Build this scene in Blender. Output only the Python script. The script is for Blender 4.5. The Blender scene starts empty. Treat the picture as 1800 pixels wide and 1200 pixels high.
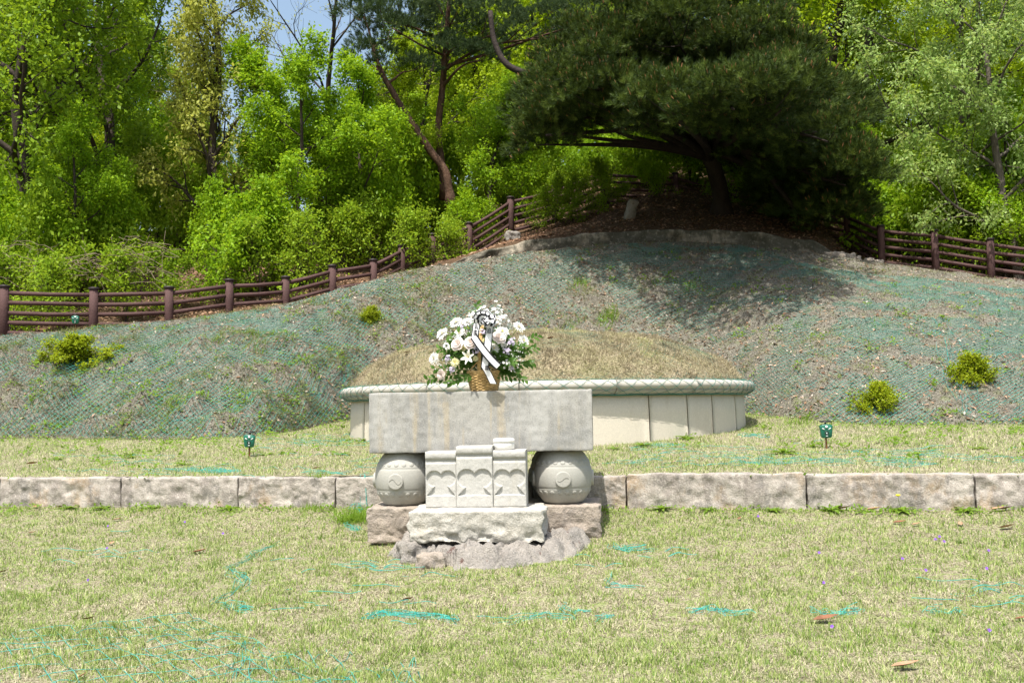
import bpy, bmesh, math, random
import numpy as np
from mathutils import Vector, Matrix

R = math.radians
scene = bpy.context.scene
COL = scene.collection

# ------------------------------------------------------------------ camera
FPX = 1750.0                      # focal length in pixels of the 1800 x 1200 photograph
CAM_Z = 1.5
PITCH = math.atan(118 / FPX)
ROLL = R(1.0)
cam_data = bpy.data.cameras.new('camera')
cam = bpy.data.objects.new('camera', cam_data)
COL.objects.link(cam)
cam_data.sensor_width = 36.0
cam_data.lens = 36.0 * FPX / 1800.0
cam_data.clip_start = 0.05
cam_data.clip_end = 2000
r0 = Vector((1, 0, 0)); f0 = Vector((0, math.cos(PITCH), math.sin(PITCH))); u0 = Vector((0, -math.sin(PITCH), math.cos(PITCH)))
rr = r0 * math.cos(ROLL) - u0 * math.sin(ROLL)
uu = r0 * math.sin(ROLL) + u0 * math.cos(ROLL)
m = Matrix.Identity(4)
for i in range(3):
    m[i][0] = rr[i]; m[i][1] = uu[i]; m[i][2] = -f0[i]
m[2][3] = CAM_Z
cam.matrix_world = m
scene.camera = cam

# ------------------------------------------------------------------ sky, sun, exposure
SUN_EL, SUN_AZ = 65.0, 19.0       # azimuth: degrees to the left of straight behind the camera
world = bpy.data.worlds.new('World')
scene.world = world
world.use_nodes = True
wn = world.node_tree
sky = wn.nodes.new('ShaderNodeTexSky')
sky.sky_type = 'NISHITA'
sky.sun_disc = False
sky.sun_elevation = R(SUN_EL)
sky.sun_rotation = R(180 + SUN_AZ)
sky.air_density = 1.5
sky.dust_density = 4.0
bg = wn.nodes['Background']
bg.inputs['Strength'].default_value = 0.14
wn.links.new(sky.outputs['Color'], bg.inputs['Color'])
sun_data = bpy.data.lights.new('sun', 'SUN')
sun_data.energy = 5.0
sun_data.angle = R(0.5)
sun_data.color = (1.0, 0.95, 0.87)
sun = bpy.data.objects.new('sun', sun_data)
COL.objects.link(sun)
sd = Vector((-math.sin(R(SUN_AZ)) * math.cos(R(SUN_EL)), -math.cos(R(SUN_AZ)) * math.cos(R(SUN_EL)), math.sin(R(SUN_EL))))
sun.rotation_euler = sd.to_track_quat('Z', 'Y').to_euler()
sun.location = (0, 0, 30)
scene.view_settings.view_transform = 'Standard'
scene.view_settings.look = 'None'
scene.view_settings.gamma = 1.0
scene.view_settings.use_curve_mapping = False
scene.view_settings.exposure = 0.64
scene.cycles.max_bounces = 8
scene.cycles.transparent_max_bounces = 8

# ------------------------------------------------------------------ helpers
def P(px, py, Y):
    """world point at depth Y seen at photograph pixel (px, py)"""
    u, v = px - 900.0, 600.0 - py
    c, s = math.cos(ROLL), math.sin(ROLL)
    u, v = u * c + v * s, -u * s + v * c
    den = FPX * math.cos(PITCH) - v * math.sin(PITCH)
    return np.array((Y * u / den, Y, CAM_Z + Y * (v * math.cos(PITCH) + FPX * math.sin(PITCH)) / den))

def _hash(ix, iy, iz, seed):
    h = (ix * 374761393 + iy * 668265263 + iz * 1274126177 + seed * 974634541) & 0xFFFFFFFF
    h = ((h ^ (h >> 13)) * 1274126177) & 0xFFFFFFFF
    h = ((h ^ (h >> 16)) * 2246822519) & 0xFFFFFFFF
    return ((h ^ (h >> 15)) & 0xFFFFFF) / float(0xFFFFFF)

def vnoise(x, y, z=0.0, seed=0):
    x, y, z = np.broadcast_arrays(np.asarray(x, float), np.asarray(y, float), np.asarray(z, float))
    ix, iy, iz = np.floor(x).astype(np.int64), np.floor(y).astype(np.int64), np.floor(z).astype(np.int64)
    fx, fy, fz = x - ix, y - iy, z - iz
    fx, fy, fz = [t * t * (3 - 2 * t) for t in (fx, fy, fz)]
    r = 0
    for dx in (0, 1):
        for dy in (0, 1):
            for dz in (0, 1):
                w = (fx if dx else 1 - fx) * (fy if dy else 1 - fy) * (fz if dz else 1 - fz)
                r = r + w * _hash(ix + dx, iy + dy, iz + dz, seed)
    return r * 2 - 1

def fbm(x, y, z=0.0, seed=0, octv=4):
    a, r, f = 1.0, 0, 1.0
    for i in range(octv):
        r = r + a * vnoise(np.asarray(x) * f, np.asarray(y) * f, np.asarray(z) * f, seed + i * 17)
        a *= 0.5; f *= 2.03
    return r

def sstep(a, b, x):
    t = np.clip((np.asarray(x, float) - a) / (b - a), 0, 1)
    return t * t * (3 - 2 * t)

def npmesh(name, V, faces, mat=None, smooth=False, attrs=None):
    """faces: list of integer arrays, each (n, k)"""
    me = bpy.data.meshes.new(name)
    V = np.ascontiguousarray(V, dtype=np.float32)
    me.vertices.add(len(V)); me.vertices.foreach_set('co', V.ravel())
    tot = sum(f.size for f in faces); npoly = sum(len(f) for f in faces)
    me.loops.add(tot); me.polygons.add(npoly)
    me.loops.foreach_set('vertex_index', np.concatenate([np.asarray(f, dtype=np.int32).ravel() for f in faces]))
    sizes = np.concatenate([np.full(len(f), f.shape[1], dtype=np.int32) for f in faces])
    starts = np.concatenate([[0], np.cumsum(sizes)[:-1]]).astype(np.int32)
    me.polygons.foreach_set('loop_start', starts)
    if smooth:
        me.polygons.foreach_set('use_smooth', np.ones(npoly, dtype=bool))
    if attrs:
        for k, a in attrs.items():
            at = me.attributes.new(k, 'FLOAT', 'POINT')
            at.data.foreach_set('value', np.ascontiguousarray(a, dtype=np.float32))
    me.update(calc_edges=True)
    if mat:
        me.materials.append(mat)
    return me

def link(name, me, parent=None):
    o = bpy.data.objects.new(name, me)
    COL.objects.link(o)
    if parent is not None:
        o.parent = parent
    return o

def tag(o, label=None, cat=None, group=None, kind=None):
    if label: o['label'] = label
    if cat: o['category'] = cat
    if group: o['group'] = group
    if kind: o['kind'] = kind
    return o

def thing(name, label, cat, loc=(0, 0, 0), rz=0.0, group=None):
    o = bpy.data.objects.new(name, None)
    o.empty_display_size = 0.1
    COL.objects.link(o)
    o.location = Vector([float(c) for c in loc]); o.rotation_euler = (0, 0, rz)
    return tag(o, label, cat, group)

class MB:
    def __init__(self):
        self.V, self.F, self.n, self.A = [], {}, 0, []
    def add(self, V, *Fs, a=0.0):
        V = np.asarray(V, float)
        for F in Fs:
            F = np.asarray(F, dtype=np.int64)
            if F.size:
                self.F.setdefault(F.shape[1], []).append(F + self.n)
        self.V.append(V); self.n += len(V)
        self.A.append(np.broadcast_to(np.asarray(a, float), (len(V),)))
        return self
    def mesh(self, name, mat, smooth=False, origin=(0, 0, 0), attr=None):
        V = np.concatenate(self.V) - np.asarray([float(c) for c in origin])
        fs = [np.concatenate(f) for f in self.F.values()]
        return npmesh(name, V, fs, mat, smooth, {attr: np.concatenate(self.A)} if attr else None)
    def build(self, name, mat, parent=None, smooth=False, origin=(0, 0, 0), attr=None):
        return link(name, self.mesh(name, mat, smooth, origin, attr), parent)
    # shapes
    def box(self, c, h, rot=None):
        s = np.array([[x, y, z] for x in (-1, 1) for y in (-1, 1) for z in (-1, 1)], float) * np.asarray(h)
        if rot is not None: s = s @ np.asarray(rot).T
        return self.add(s + np.asarray(c), [[0, 1, 3, 2], [4, 6, 7, 5], [0, 4, 5, 1], [2, 3, 7, 6], [0, 2, 6, 4], [1, 5, 7, 3]])
    def tube(self, pts, rad, n=6, cap=True, a=0.0):
        V, Q, C = tube(pts, rad, n, cap)
        return self.add(V, Q, *C, a=a)
    def lathe(self, prof, n=32, c=(0, 0, 0), M=None):
        V, Q = lathe(prof, n)
        if M is not None: V = V @ np.asarray(M).T
        return self.add(V + np.asarray(c), Q)

def tube(pts, rad, n=6, cap=True):
    p = np.asarray(pts, float); m_ = len(p)
    rad = np.broadcast_to(np.asarray(rad, float), (m_,))
    t = np.gradient(p, axis=0); t /= np.linalg.norm(t, axis=1)[:, None] + 1e-12
    ref = np.array([0, 0, 1.0]) if abs(t[:, 2]).mean() < 0.8 else np.array([1.0, 0, 0])
    s = np.cross(t, ref); s /= np.linalg.norm(s, axis=1)[:, None] + 1e-12
    b = np.cross(s, t)
    an = np.arange(n) * 2 * math.pi / n
    V = p[:, None, :] + rad[:, None, None] * (np.cos(an)[None, :, None] * s[:, None, :] + np.sin(an)[None, :, None] * b[:, None, :])
    i = np.arange(m_ - 1)[:, None] * n; j = np.arange(n)[None, :]; k = (j + 1) % n
    Q = np.stack([i + j, i + n + j, i + n + k, i + k], -1).reshape(-1, 4)
    C = []
    if cap:
        C = [np.arange(n)[None, :], (np.arange(n)[::-1] + (m_ - 1) * n)[None, :]]
    return V.reshape(-1, 3), Q, C

def lathe(prof, n=32):
    prof = np.asarray(prof, float)
    an = np.arange(n) * 2 * math.pi / n
    V = np.stack([prof[:, 0][:, None] * np.cos(an), prof[:, 0][:, None] * np.sin(an), np.repeat(prof[:, 1][:, None], n, 1)], -1).reshape(-1, 3)
    i = np.arange(len(prof) - 1)[:, None] * n; j = np.arange(n)[None, :]; k = (j + 1) % n
    return V, np.stack([i + j, i + k, i + n + k, i + n + j], -1).reshape(-1, 4)

def grid_faces(nr, nc):
    i = np.arange(nr - 1)[:, None] * nc; j = np.arange(nc - 1)[None, :]
    return np.stack([i + j, i + j + 1, i + nc + j + 1, i + nc + j], -1).reshape(-1, 4)

def rounded_block(h, n, rad, amp=0.0, freq=6.0, seed=0, warp=None):
    """rounded box, half sizes h, grid n per edge, roughened by noise; returns V, Q"""
    h = np.asarray(h, float)
    Vs, Qs, base = [], [], 0
    for ax in range(3):
        for sg in (-1, 1):
            a, b = [(1, 2), (2, 0), (0, 1)][ax]
            na = max(2, int(n * h[a] / h.max()) + 1); nb = max(2, int(n * h[b] / h.max()) + 1)
            A, B = np.meshgrid(np.linspace(-1, 1, na) * h[a], np.linspace(-1, 1, nb) * h[b], indexing='ij')
            V = np.zeros((na * nb, 3)); V[:, a] = A.ravel(); V[:, b] = B.ravel(); V[:, ax] = sg * h[ax]
            Q = grid_faces(na, nb)
            if sg < 0: Q = Q[:, ::-1]
            Vs.append(V); Qs.append(Q + base); base += len(V)
    V = np.concatenate(Vs); Q = np.concatenate(Qs)
    inner = np.clip(V, -(h - rad), h - rad)
    d = V - inner; L = np.linalg.norm(d, axis=1)[:, None] + 1e-9
    V = inner + d / L * rad
    nrm = d / L
    if amp:
        V = V + nrm * (amp * fbm(V[:, 0] * freq, V[:, 1] * freq, V[:, 2] * freq, seed, 4))[:, None]
    if warp is not None:
        V = warp(V, nrm)
    return V, Q

# ------------------------------------------------------------------ materials
class N:
    def __init__(self, name):
        self.m = bpy.data.materials.new(name); self.m.use_nodes = True
        self.t = self.m.node_tree; self.n = self.t.nodes; self.l = self.t.links
        self.b = self.n['Principled BSDF']; self.out = self.n['Material Output']
    def node(self, typ, **kw):
        nd = self.n.new(typ)
        for k, v in kw.items(): setattr(nd, k, v)
        return nd
    def coord(self, scale=(1, 1, 1)):
        tc = self.node('ShaderNodeTexCoord'); mp = self.node('ShaderNodeMapping')
        mp.inputs['Scale'].default_value = scale
        self.l.new(tc.outputs['Object'], mp.inputs['Vector'])
        return mp.outputs['Vector']
    def noise(self, scale, stretch=(1, 1, 1), detail=7, rough=0.62):
        nz = self.node('ShaderNodeTexNoise')
        nz.inputs['Scale'].default_value = scale; nz.inputs['Detail'].default_value = detail; nz.inputs['Roughness'].default_value = rough
        self.l.new(self.coord(stretch), nz.inputs['Vector'])
        return nz.outputs['Fac']
    def rng(self, fac, lo, hi, strength=1.0):
        mr = self.node('ShaderNodeMapRange'); mr.inputs[1].default_value = lo; mr.inputs[2].default_value = hi
        mr.inputs[3].default_value = 0; mr.inputs[4].default_value = strength
        self.l.new(fac, mr.inputs[0]); return mr.outputs[0]
    def mix(self, fac, a, b, mode='MIX'):
        mx = self.node('ShaderNodeMix', data_type='RGBA', blend_type=mode)
        if isinstance(fac, (int, float)): mx.inputs[0].default_value = fac
        else: self.l.new(fac, mx.inputs[0])
        for s, v in ((mx.inputs[6], a), (mx.inputs[7], b)):
            if isinstance(v, tuple): s.default_value = (*v[:3], 1)
            else: self.l.new(v, s)
        return mx.outputs[2]
    def bump(self, fac, strength=0.3, dist=0.01, prev=None):
        bp = self.node('ShaderNodeBump'); bp.inputs['Strength'].default_value = strength; bp.inputs['Distance'].default_value = dist
        self.l.new(fac, bp.inputs['Height'])
        if prev is not None: self.l.new(prev, bp.inputs['Normal'])
        return bp.outputs['Normal']
    def set(self, col=None, rough=0.8, spec=0.3, normal=None):
        if col is not None:
            if isinstance(col, tuple): self.b.inputs['Base Color'].default_value = (*col[:3], 1)
            else: self.l.new(col, self.b.inputs['Base Color'])
        self.b.inputs['Roughness'].default_value = rough
        self.b.inputs['Specular IOR Level'].default_value = spec
        if normal is not None: self.l.new(normal, self.b.inputs['Normal'])
        return self.m

def plain(name, col, rough=0.6, var=0.15, scale=20, spec=0.3):
    k = N(name)
    c = k.mix(k.rng(k.noise(scale), 0.35, 0.65), tuple(x * (1 - var) for x in col), tuple(min(1, x * (1 + var)) for x in col))
    return k.set(c, rough, spec)

def stone(name, base, layers, speck=0.35, bump=0.3, bdist=0.006, rough=0.85, speck_scale=160, bump_scale=60):
    """layers: (noise scale, stretch, lo, hi, strength, colour)"""
    k = N(name); c = base
    for sc, st, lo, hi, s, col in layers:
        c = k.mix(k.rng(k.noise(sc, st), lo, hi, s), c, col)
    sp = k.noise(speck_scale, detail=2, rough=0.7)
    c = k.mix(k.rng(sp, 0.55, 0.68, speck), c, tuple(x * 0.45 for x in base))
    c = k.mix(k.rng(sp, 0.45, 0.33, speck), c, tuple(min(1, x * 1.35) for x in base))
    nm = k.bump(k.noise(bump_scale, detail=5), bump, bdist)
    return k.set(c, rough, 0.25, nm)

def leafmat(name, cols, trans=0.45, tcol=None, rough=0.5, spec=0.15, attr=None):
    """cols: dark, mid, light; colour differs from leaf to leaf"""
    k = N(name)
    g = k.node('ShaderNodeNewGeometry')
    cr = k.node('ShaderNodeValToRGB')
    e = cr.color_ramp.elements
    e[0].color = (*cols[0], 1); e[1].color = (*cols[2], 1)
    x = e.new(0.5); x.color = (*cols[1], 1)
    if attr:
        at = k.node('ShaderNodeAttribute'); at.attribute_name = attr
        k.l.new(at.outputs['Fac'], cr.inputs['Fac'])
    else:
        k.l.new(g.outputs['Random Per Island'], cr.inputs['Fac'])
    c = k.mix(k.rng(k.noise(0.8, detail=2), 0.35, 0.65, 0.25), cr.outputs['Color'], cols[1])
    k.set(c, rough, spec)
    tr = k.node('ShaderNodeBsdfTranslucent')
    if tcol is None: tcol = tuple(min(1, cc * f) for cc, f in zip(cols[2], (1.25, 1.15, 0.6)))
    k.l.new(k.mix(0.5, c, tcol), tr.inputs['Color'])
    mx = k.node('ShaderNodeMixShader'); mx.inputs[0].default_value = trans
    k.l.new(k.b.outputs[0], mx.inputs[1]); k.l.new(tr.outputs[0], mx.inputs[2])
    k.l.new(mx.outputs[0], k.out.inputs['Surface'])
    return k.m

def attrmat(name, stops, attr='tint', trans=0.25, rough=0.7, spec=0.2):
    k = N(name)
    at = k.node('ShaderNodeAttribute'); at.attribute_name = attr
    cr = k.node('ShaderNodeValToRGB'); e = cr.color_ramp.elements
    e[0].position, e[0].color = stops[0][0], (*stops[0][1], 1)
    e[1].position, e[1].color = stops[-1][0], (*stops[-1][1], 1)
    for p, c in stops[1:-1]:
        x = e.new(p); x.color = (*c, 1)
    k.l.new(at.outputs['Fac'], cr.inputs['Fac'])
    k.set(cr.outputs['Color'], rough, spec)
    tr = k.node('ShaderNodeBsdfTranslucent'); k.l.new(cr.outputs['Color'], tr.inputs['Color'])
    mx = k.node('ShaderNodeMixShader'); mx.inputs[0].default_value = trans
    k.l.new(k.b.outputs[0], mx.inputs[1]); k.l.new(tr.outputs[0], mx.inputs[2])
    k.l.new(mx.outputs[0], k.out.inputs['Surface'])
    return k.m

def ground_mat(name, base, layers, bump=0.5, bdist=0.03, bscale=30):
    k = N(name); c = base
    for sc, lo, hi, s, col in layers:
        c = k.mix(k.rng(k.noise(sc, detail=6, rough=0.65), lo, hi, s), c, col)
    return k.set(c, 0.95, 0.1, k.bump(k.noise(bscale, detail=6, rough=0.7), bump, bdist))

MAT = {}
MAT['lawn'] = ground_mat('lawn_soil', (0.25, 0.225, 0.15), [(1.2, .4, .65, .6, (0.21, 0.215, 0.10)), (26, .45, .6, .7, (0.36, 0.33, 0.235)), (60, .48, .57, .85, (0.06, 0.05, 0.03)), (9, .50, .64, .6, (0.16, 0.23, 0.05))])
MAT['bank'] = ground_mat('bank_soil', (0.17, 0.16, 0.13), [(2.0, .42, .6, .6, (0.135, 0.125, 0.10)), (18, .46, .6, .7, (0.26, 0.245, 0.205)), (40, .48, .57, .85, (0.055, 0.05, 0.04)), (5, .52, .68, .6, (0.13, 0.16, 0.06))], bump=0.8)
MAT['mound'] = ground_mat('mound_soil', (0.29, 0.245, 0.16), [(20, .46, .6, .7, (0.37, 0.32, 0.22)), (45, .48, .57, .85, (0.07, 0.055, 0.035)), (2.5, .45, .6, .5, (0.20, 0.20, 0.10))], bump=0.8)
MAT['litter'] = ground_mat('forest_floor', (0.085, 0.055, 0.035), [(3, .45, .6, .6, (0.11, 0.07, 0.04)), (25, .45, .6, .7, (0.15, 0.10, 0.06)), (60, .5, .6, .7, (0.05, 0.03, 0.02))], bump=0.9)
MAT['slab'] = stone('slab_granite', (0.315, 0.31, 0.285), [(4.5, (1, 1, .10), .46, .56, .85, (0.235, 0.235, 0.225)), (8, (1, 1, .05), .52, .60, .85, (0.34, 0.30, 0.225)), (3, (1, 1, .3), .50, .60, .75, (0.37, 0.37, 0.355)), (2.4, (1, 1, 1.6), .53, .63, .75, (0.225, 0.23, 0.225)), (30, (1, 1, .3), .55, .68, .4, (0.20, 0.20, 0.195))], speck=.5, bump=.2, rough=.7, speck_scale=85)
MAT['carved'] = stone('carved_granite', (0.42, 0.415, 0.39), [(4, (1, 1, .6), .45, .6, .7, (0.38, 0.38, 0.36)), (10, (1, 1, 1), .53, .66, .5, (0.51, 0.505, 0.47)), (5, (1, 1, .3), .56, .66, .5, (0.34, 0.325, 0.28))], speck=.45, bump=.2)
MAT['drum'] = stone('drum_granite', (0.37, 0.367, 0.335), [(4, (1, 1, .7), .45, .65, .7, (0.31, 0.308, 0.28)), (8, (1, 1, 1), .55, .7, .5, (0.44, 0.42, 0.36)), (2.5, (1, 1, 2), .55, .7, .4, (0.22, 0.19, 0.14))], speck=.3, bump=.3)
MAT['step'] = stone('rough_white_granite', (0.42, 0.405, 0.365), [(6, (1, 1, 1), .5, .66, .6, (0.36, 0.33, 0.27)), (18, (1, 1, 1), .54, .66, .7, (0.26, 0.25, 0.225)), (3, (1, 1, 1), .55, .66, .5, (0.46, 0.45, 0.41))], speck=.6, bump=.7, bdist=.012, speck_scale=90)
MAT['base'] = stone('brown_granite', (0.31, 0.265, 0.22), [(5, (1, 1, 1), .45, .65, .8, (0.24, 0.215, 0.195)), (14, (1, 1, 1), .52, .7, .6, (0.44, 0.385, 0.32)), (3, (1, 1, 1), .58, .7, .6, (0.15, 0.14, 0.135))], speck=.5, bump=.8, bdist=.015, speck_scale=110)
MAT['bedrock'] = stone('bedrock', (0.27, 0.25, 0.225), [(5, (1, 1, 1), .45, .60, .85, (0.175, 0.165, 0.152)), (20, (1, 1, 1), .52, .64, .75, (0.37, 0.345, 0.31)), (10, (1, 1, 1), .60, .67, .9, (0.09, 0.045, 0.035))], speck=.6, bump=1.0, bdist=.02, speck_scale=80)
MAT['kerb'] = stone('kerb_granite', (0.335, 0.305, 0.27), [(4.5, (1, 1, .5), .44, .56, .8, (0.225, 0.20, 0.18)), (8, (1, 1, .3), .52, .58, .6, (0.42, 0.385, 0.345)), (6, (1, 1, .35), .55, .62, .7, (0.16, 0.15, 0.14)), (2.6, (1, 1, .7), .54, .64, .6, (0.36, 0.255, 0.15)), (30, (1, 1, 1), .52, .66, .5, (0.55, 0.51, 0.46))], speck=.5, bump=.7, bdist=.012, speck_scale=100)
MAT['wall'] = stone('wall_granite', (0.54, 0.50, 0.42), [(4, (1, 1, .3), .5, .7, .5, (0.47, 0.43, 0.34)), (9, (1, 1, .12), .58, .7, .5, (0.40, 0.33, 0.23)), (25, (1, 1, 1), .5, .65, .4, (0.62, 0.57, 0.47))], speck=.35, bump=.4, speck_scale=120)
MAT['coping'] = stone('coping_granite', (0.42, 0.405, 0.36), [(4, (1, 1, .5), .5, .7, .6, (0.43, 0.41, 0.35)), (9, (1, 1, 1), .58, .7, .5, (0.36, 0.32, 0.24))], speck=.3, bump=.4)
MAT['mortar'] = plain('dark_joint', (0.27, 0.22, 0.155), .95, .3, 30)
MAT['shotcrete'] = stone('shotcrete', (0.34, 0.30, 0.235), [(1.2, (1, 1, 1), .42, .54, .95, (0.085, 0.082, 0.062)), (5, (1, 1, .4), .50, .62, .8, (0.06, 0.062, 0.045)), (12, (1, 1, 1), .55, .7, .5, (0.5, 0.46, 0.38))], speck=.3, bump=.8, bdist=.03)
MAT['fence'] = stone('fence_brown', (0.082, 0.045, 0.042), [(3, (1, 1, .3), .45, .65, .6, (0.058, 0.032, 0.030)), (10, (1, 1, 1), .6, .75, .5, (0.13, 0.085, 0.075))], speck=.35, bump=.9, bdist=.012, rough=.8, bump_scale=25)
MAT['fence_cap'] = plain('fence_cap_dark', (0.03, 0.022, 0.022), .5)
MAT['net'] = plain('green_net', (0.05, 0.32, 0.27), .5, .2, 3)
MAT['net_bright'] = plain('bright_green_net', (0.04, 0.36, 0.31), .5, .2, 6)
MAT['net_dark'] = plain('dark_green_net', (0.03, 0.17, 0.14), .5, .2, 3)
MAT['bark'] = stone('dark_bark', (0.055, 0.042, 0.032), [(6, (1, 1, .25), .45, .65, .7, (0.03, 0.023, 0.018)), (14, (1, 1, .4), .55, .7, .5, (0.11, 0.09, 0.07))], speck=.2, bump=1, bdist=.02, bump_scale=20)
MAT['bark_grey'] = stone('grey_bark', (0.13, 0.11, 0.09), [(6, (1, 1, .25), .45, .65, .7, (0.06, 0.05, 0.04)), (14, (1, 1, .4), .55, .7, .5, (0.22, 0.19, 0.16))], speck=.2, bump=1, bdist=.02, bump_scale=20)
MAT['bark_pine'] = stone('pine_bark', (0.11, 0.062, 0.04), [(5, (1, 1, .3), .45, .6, .8, (0.06, 0.038, 0.028)), (9, (1, 1, .4), .55, .7, .6, (0.24, 0.15, 0.10))], speck=.2, bump=1, bdist=.03, bump_scale=14)
MAT['bark_dark_pine'] = stone('old_pine_bark', (0.035, 0.026, 0.022), [(5, (1, 1, .3), .45, .6, .7, (0.018, 0.014, 0.012)), (9, (1, 1, .4), .55, .7, .5, (0.06, 0.045, 0.036))], speck=.2, bump=1, bdist=.03, bump_scale=14)
MAT['needles'] = leafmat('pine_needles', ((0.013, 0.026, 0.006), (0.035, 0.066, 0.012), (0.19, 0.26, 0.05)), .12, rough=.5, spec=.15, attr='tint')
MAT['needles2'] = leafmat('bluish_pine_needles', ((0.03, 0.06, 0.025), (0.06, 0.10, 0.04), (0.10, 0.15, 0.065)), .2, rough=.5, spec=.15, attr='tint')
MAT['candle'] = plain('pine_candle', (0.30, 0.14, 0.06), .7)
MAT['leaf_A'] = leafmat('bright_green_leaf', ((0.11, 0.23, 0.010), (0.21, 0.37, 0.014), (0.33, 0.49, 0.025)), attr='tint')
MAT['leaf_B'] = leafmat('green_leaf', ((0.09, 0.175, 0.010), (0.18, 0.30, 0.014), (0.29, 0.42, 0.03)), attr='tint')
MAT['leaf_C'] = leafmat('yellow_oak_leaf', ((0.23, 0.26, 0.035), (0.36, 0.39, 0.07), (0.47, 0.50, 0.13)), attr='tint')
MAT['leaf_D'] = leafmat('pale_green_leaf', ((0.13, 0.25, 0.03), (0.25, 0.38, 0.09), (0.42, 0.52, 0.23)), attr='tint')
MAT['leaf_F'] = leafmat('yellow_green_leaf', ((0.16, 0.26, 0.008), (0.28, 0.40, 0.012), (0.38, 0.50, 0.025)), attr='tint')
MAT['leaf_S'] = leafmat('shrub_leaf', ((0.12, 0.23, 0.010), (0.23, 0.37, 0.018), (0.35, 0.47, 0.05)), attr='tint')
MAT['leaf_Y'] = leafmat('golden_shrub_leaf', ((0.14, 0.22, 0.01), (0.26, 0.34, 0.012), (0.38, 0.43, 0.03)), attr='tint')
MAT['leaf_K'] = leafmat('dark_green_leaf', ((0.04, 0.10, 0.015), (0.07, 0.16, 0.025), (0.12, 0.22, 0.05)), rough=.3)
MAT['weed'] = leafmat('weed_leaf', ((0.10, 0.20, 0.02), (0.17, 0.30, 0.03), (0.25, 0.38, 0.06)))
MAT['grass'] = attrmat('grass_blades', [(0, (0.17, 0.14, 0.085)), (.25, (0.52, 0.475, 0.345)), (.5, (0.51, 0.49, 0.295)), (.7, (0.29, 0.37, 0.095)), (1, (0.11, 0.21, 0.03))])
MAT['straw'] = attrmat('dry_stems', [(0, (0.07, 0.06, 0.045)), (.3, (0.22, 0.19, 0.14)), (.6, (0.40, 0.37, 0.30)), (.85, (0.34, 0.31, 0.15)), (1, (0.13, 0.22, 0.04))])
MAT['mound_straw'] = attrmat('mound_straw', [(0, (0.11, 0.09, 0.055)), (.3, (0.33, 0.285, 0.185)), (.75, (0.49, 0.435, 0.285)), (1, (0.30, 0.34, 0.12))])
MAT['litter_leaf'] = attrmat('dry_leaf', [(0, (0.16, 0.08, 0.045)), (.4, (0.34, 0.21, 0.13)), (.75, (0.40, 0.31, 0.23)), (1, (0.52, 0.47, 0.40))], trans=.1)
MAT['dead_leaf'] = plain('brown_dead_leaf', (0.21, 0.095, 0.05), .7, .4, 14)
MAT['tan_leaf'] = plain('tan_dead_leaf', (0.36, 0.22, 0.13), .7, .3, 14)
MAT['twig'] = plain('dry_twig', (0.22, 0.17, 0.12), .9, .3, 8)

# ------------------------------------------------------------------ terrain
TX, TY, TR = 0.525, 15.8, 3.06                      # burial mound: centre and wall radius
def kerb_y(x): return 10.14 - 0.2 * np.asarray(x, float)

_ridge = []                                        # (pixel x, pixel y, depth) of the bank's top edge
for px, py, Y in [(-700, 600, 18.2), (-300, 598, 19.0), (0, 590, 19.6), (170, 577, 20.0), (330, 560, 20.4), (500, 535, 21.2), (600, 510, 21.9), (700, 478, 22.7), (800, 462, 23.4),
                  (900, 447, 24.0), (1000, 435, 24.4), (1100, 427, 24.7), (1200, 424, 24.9), (1300, 430, 25.0), (1400, 440, 24.8), (1500, 455, 24.4),
                  (1600, 468, 23.9), (1700, 483, 23.4), (1800, 497, 22.8), (2100, 535, 21.5), (2500, 565, 20.0)]:
    p = P(px, py, Y); _ridge.append((FPX * p[0] / p[1], p[1], p[2]))
_ridge = np.array(_ridge)
_bu = np.array([-1900, -900, -760, -640, -540, -460, -400, -340, -280, -200, -70, 60, 190, 300, 370, 430, 490, 560, 640, 740, 900, 1900.0])
_by = np.array([19.0, 16.8, 16.2, 15.7, 15.4, 15.5, 16.2, 17.3, 18.3, 19.0, 19.4, 19.5, 19.4, 18.8, 17.8, 16.6, 15.5, 14.7, 14.3, 14.0, 13.6, 12.6])
def _sm(tab_u, tab_v, u, w=18.0):
    return (np.interp(u - w, tab_u, tab_v) + 2 * np.interp(u, tab_u, tab_v) + np.interp(u + w, tab_u, tab_v)) / 4
def base_y(u): return _sm(_bu, _by, u, 35.0)
def ridge_y(u): return _sm(_ridge[:, 0], _ridge[:, 1], u)
def ridge_z(u): return _sm(_ridge[:, 0], _ridge[:, 2], u)
def wall_w(u): return sstep(-215, -120, u) * (1 - sstep(520, 640, u))
def terrace_z(x, y): return 0.80 + 0.072 * (y - kerb_y(x)) + 0.02 * vnoise(x * .9, y * .9, 0, 5)
def lawn_z(x, y): return 0.5 * np.exp(np.minimum(y - kerb_y(x), 0) / 2.7) + 0.012 * vnoise(x * 1.3, y * 1.3, 0, 6)
def hill_d(d, u):
    w = wall_w(u)
    kn = np.interp(u, [-260, -140, 0, 250], [.40, .06, .20, .40])
    hw = np.interp(u, [-215, -100, 0, 150], [.15, .22, .42, .42])
    crest = np.where(u < 0, 11.0, 15.0)
    rise = lambda q: kn * np.clip(q, 0, 4.2) + .40 * np.clip(q - 4.2, 0, crest - 4.2)
    up = rise(d - 1.9) + 0.06 * np.maximum(d - 1.9 - crest, 0)
    plain_ = -0.22 * sstep(0, .5, d) + 0.15 * sstep(.8, 2.2, d) + up
    walled = -0.30 * sstep(0, .3, d) * (1 - sstep(.6, .75, d)) + hw * sstep(.66, .8, d) + rise(d - .75) + .06 * np.maximum(d - .75 - crest, 0)
    return plain_ * (1 - w) + walled * w
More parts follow.
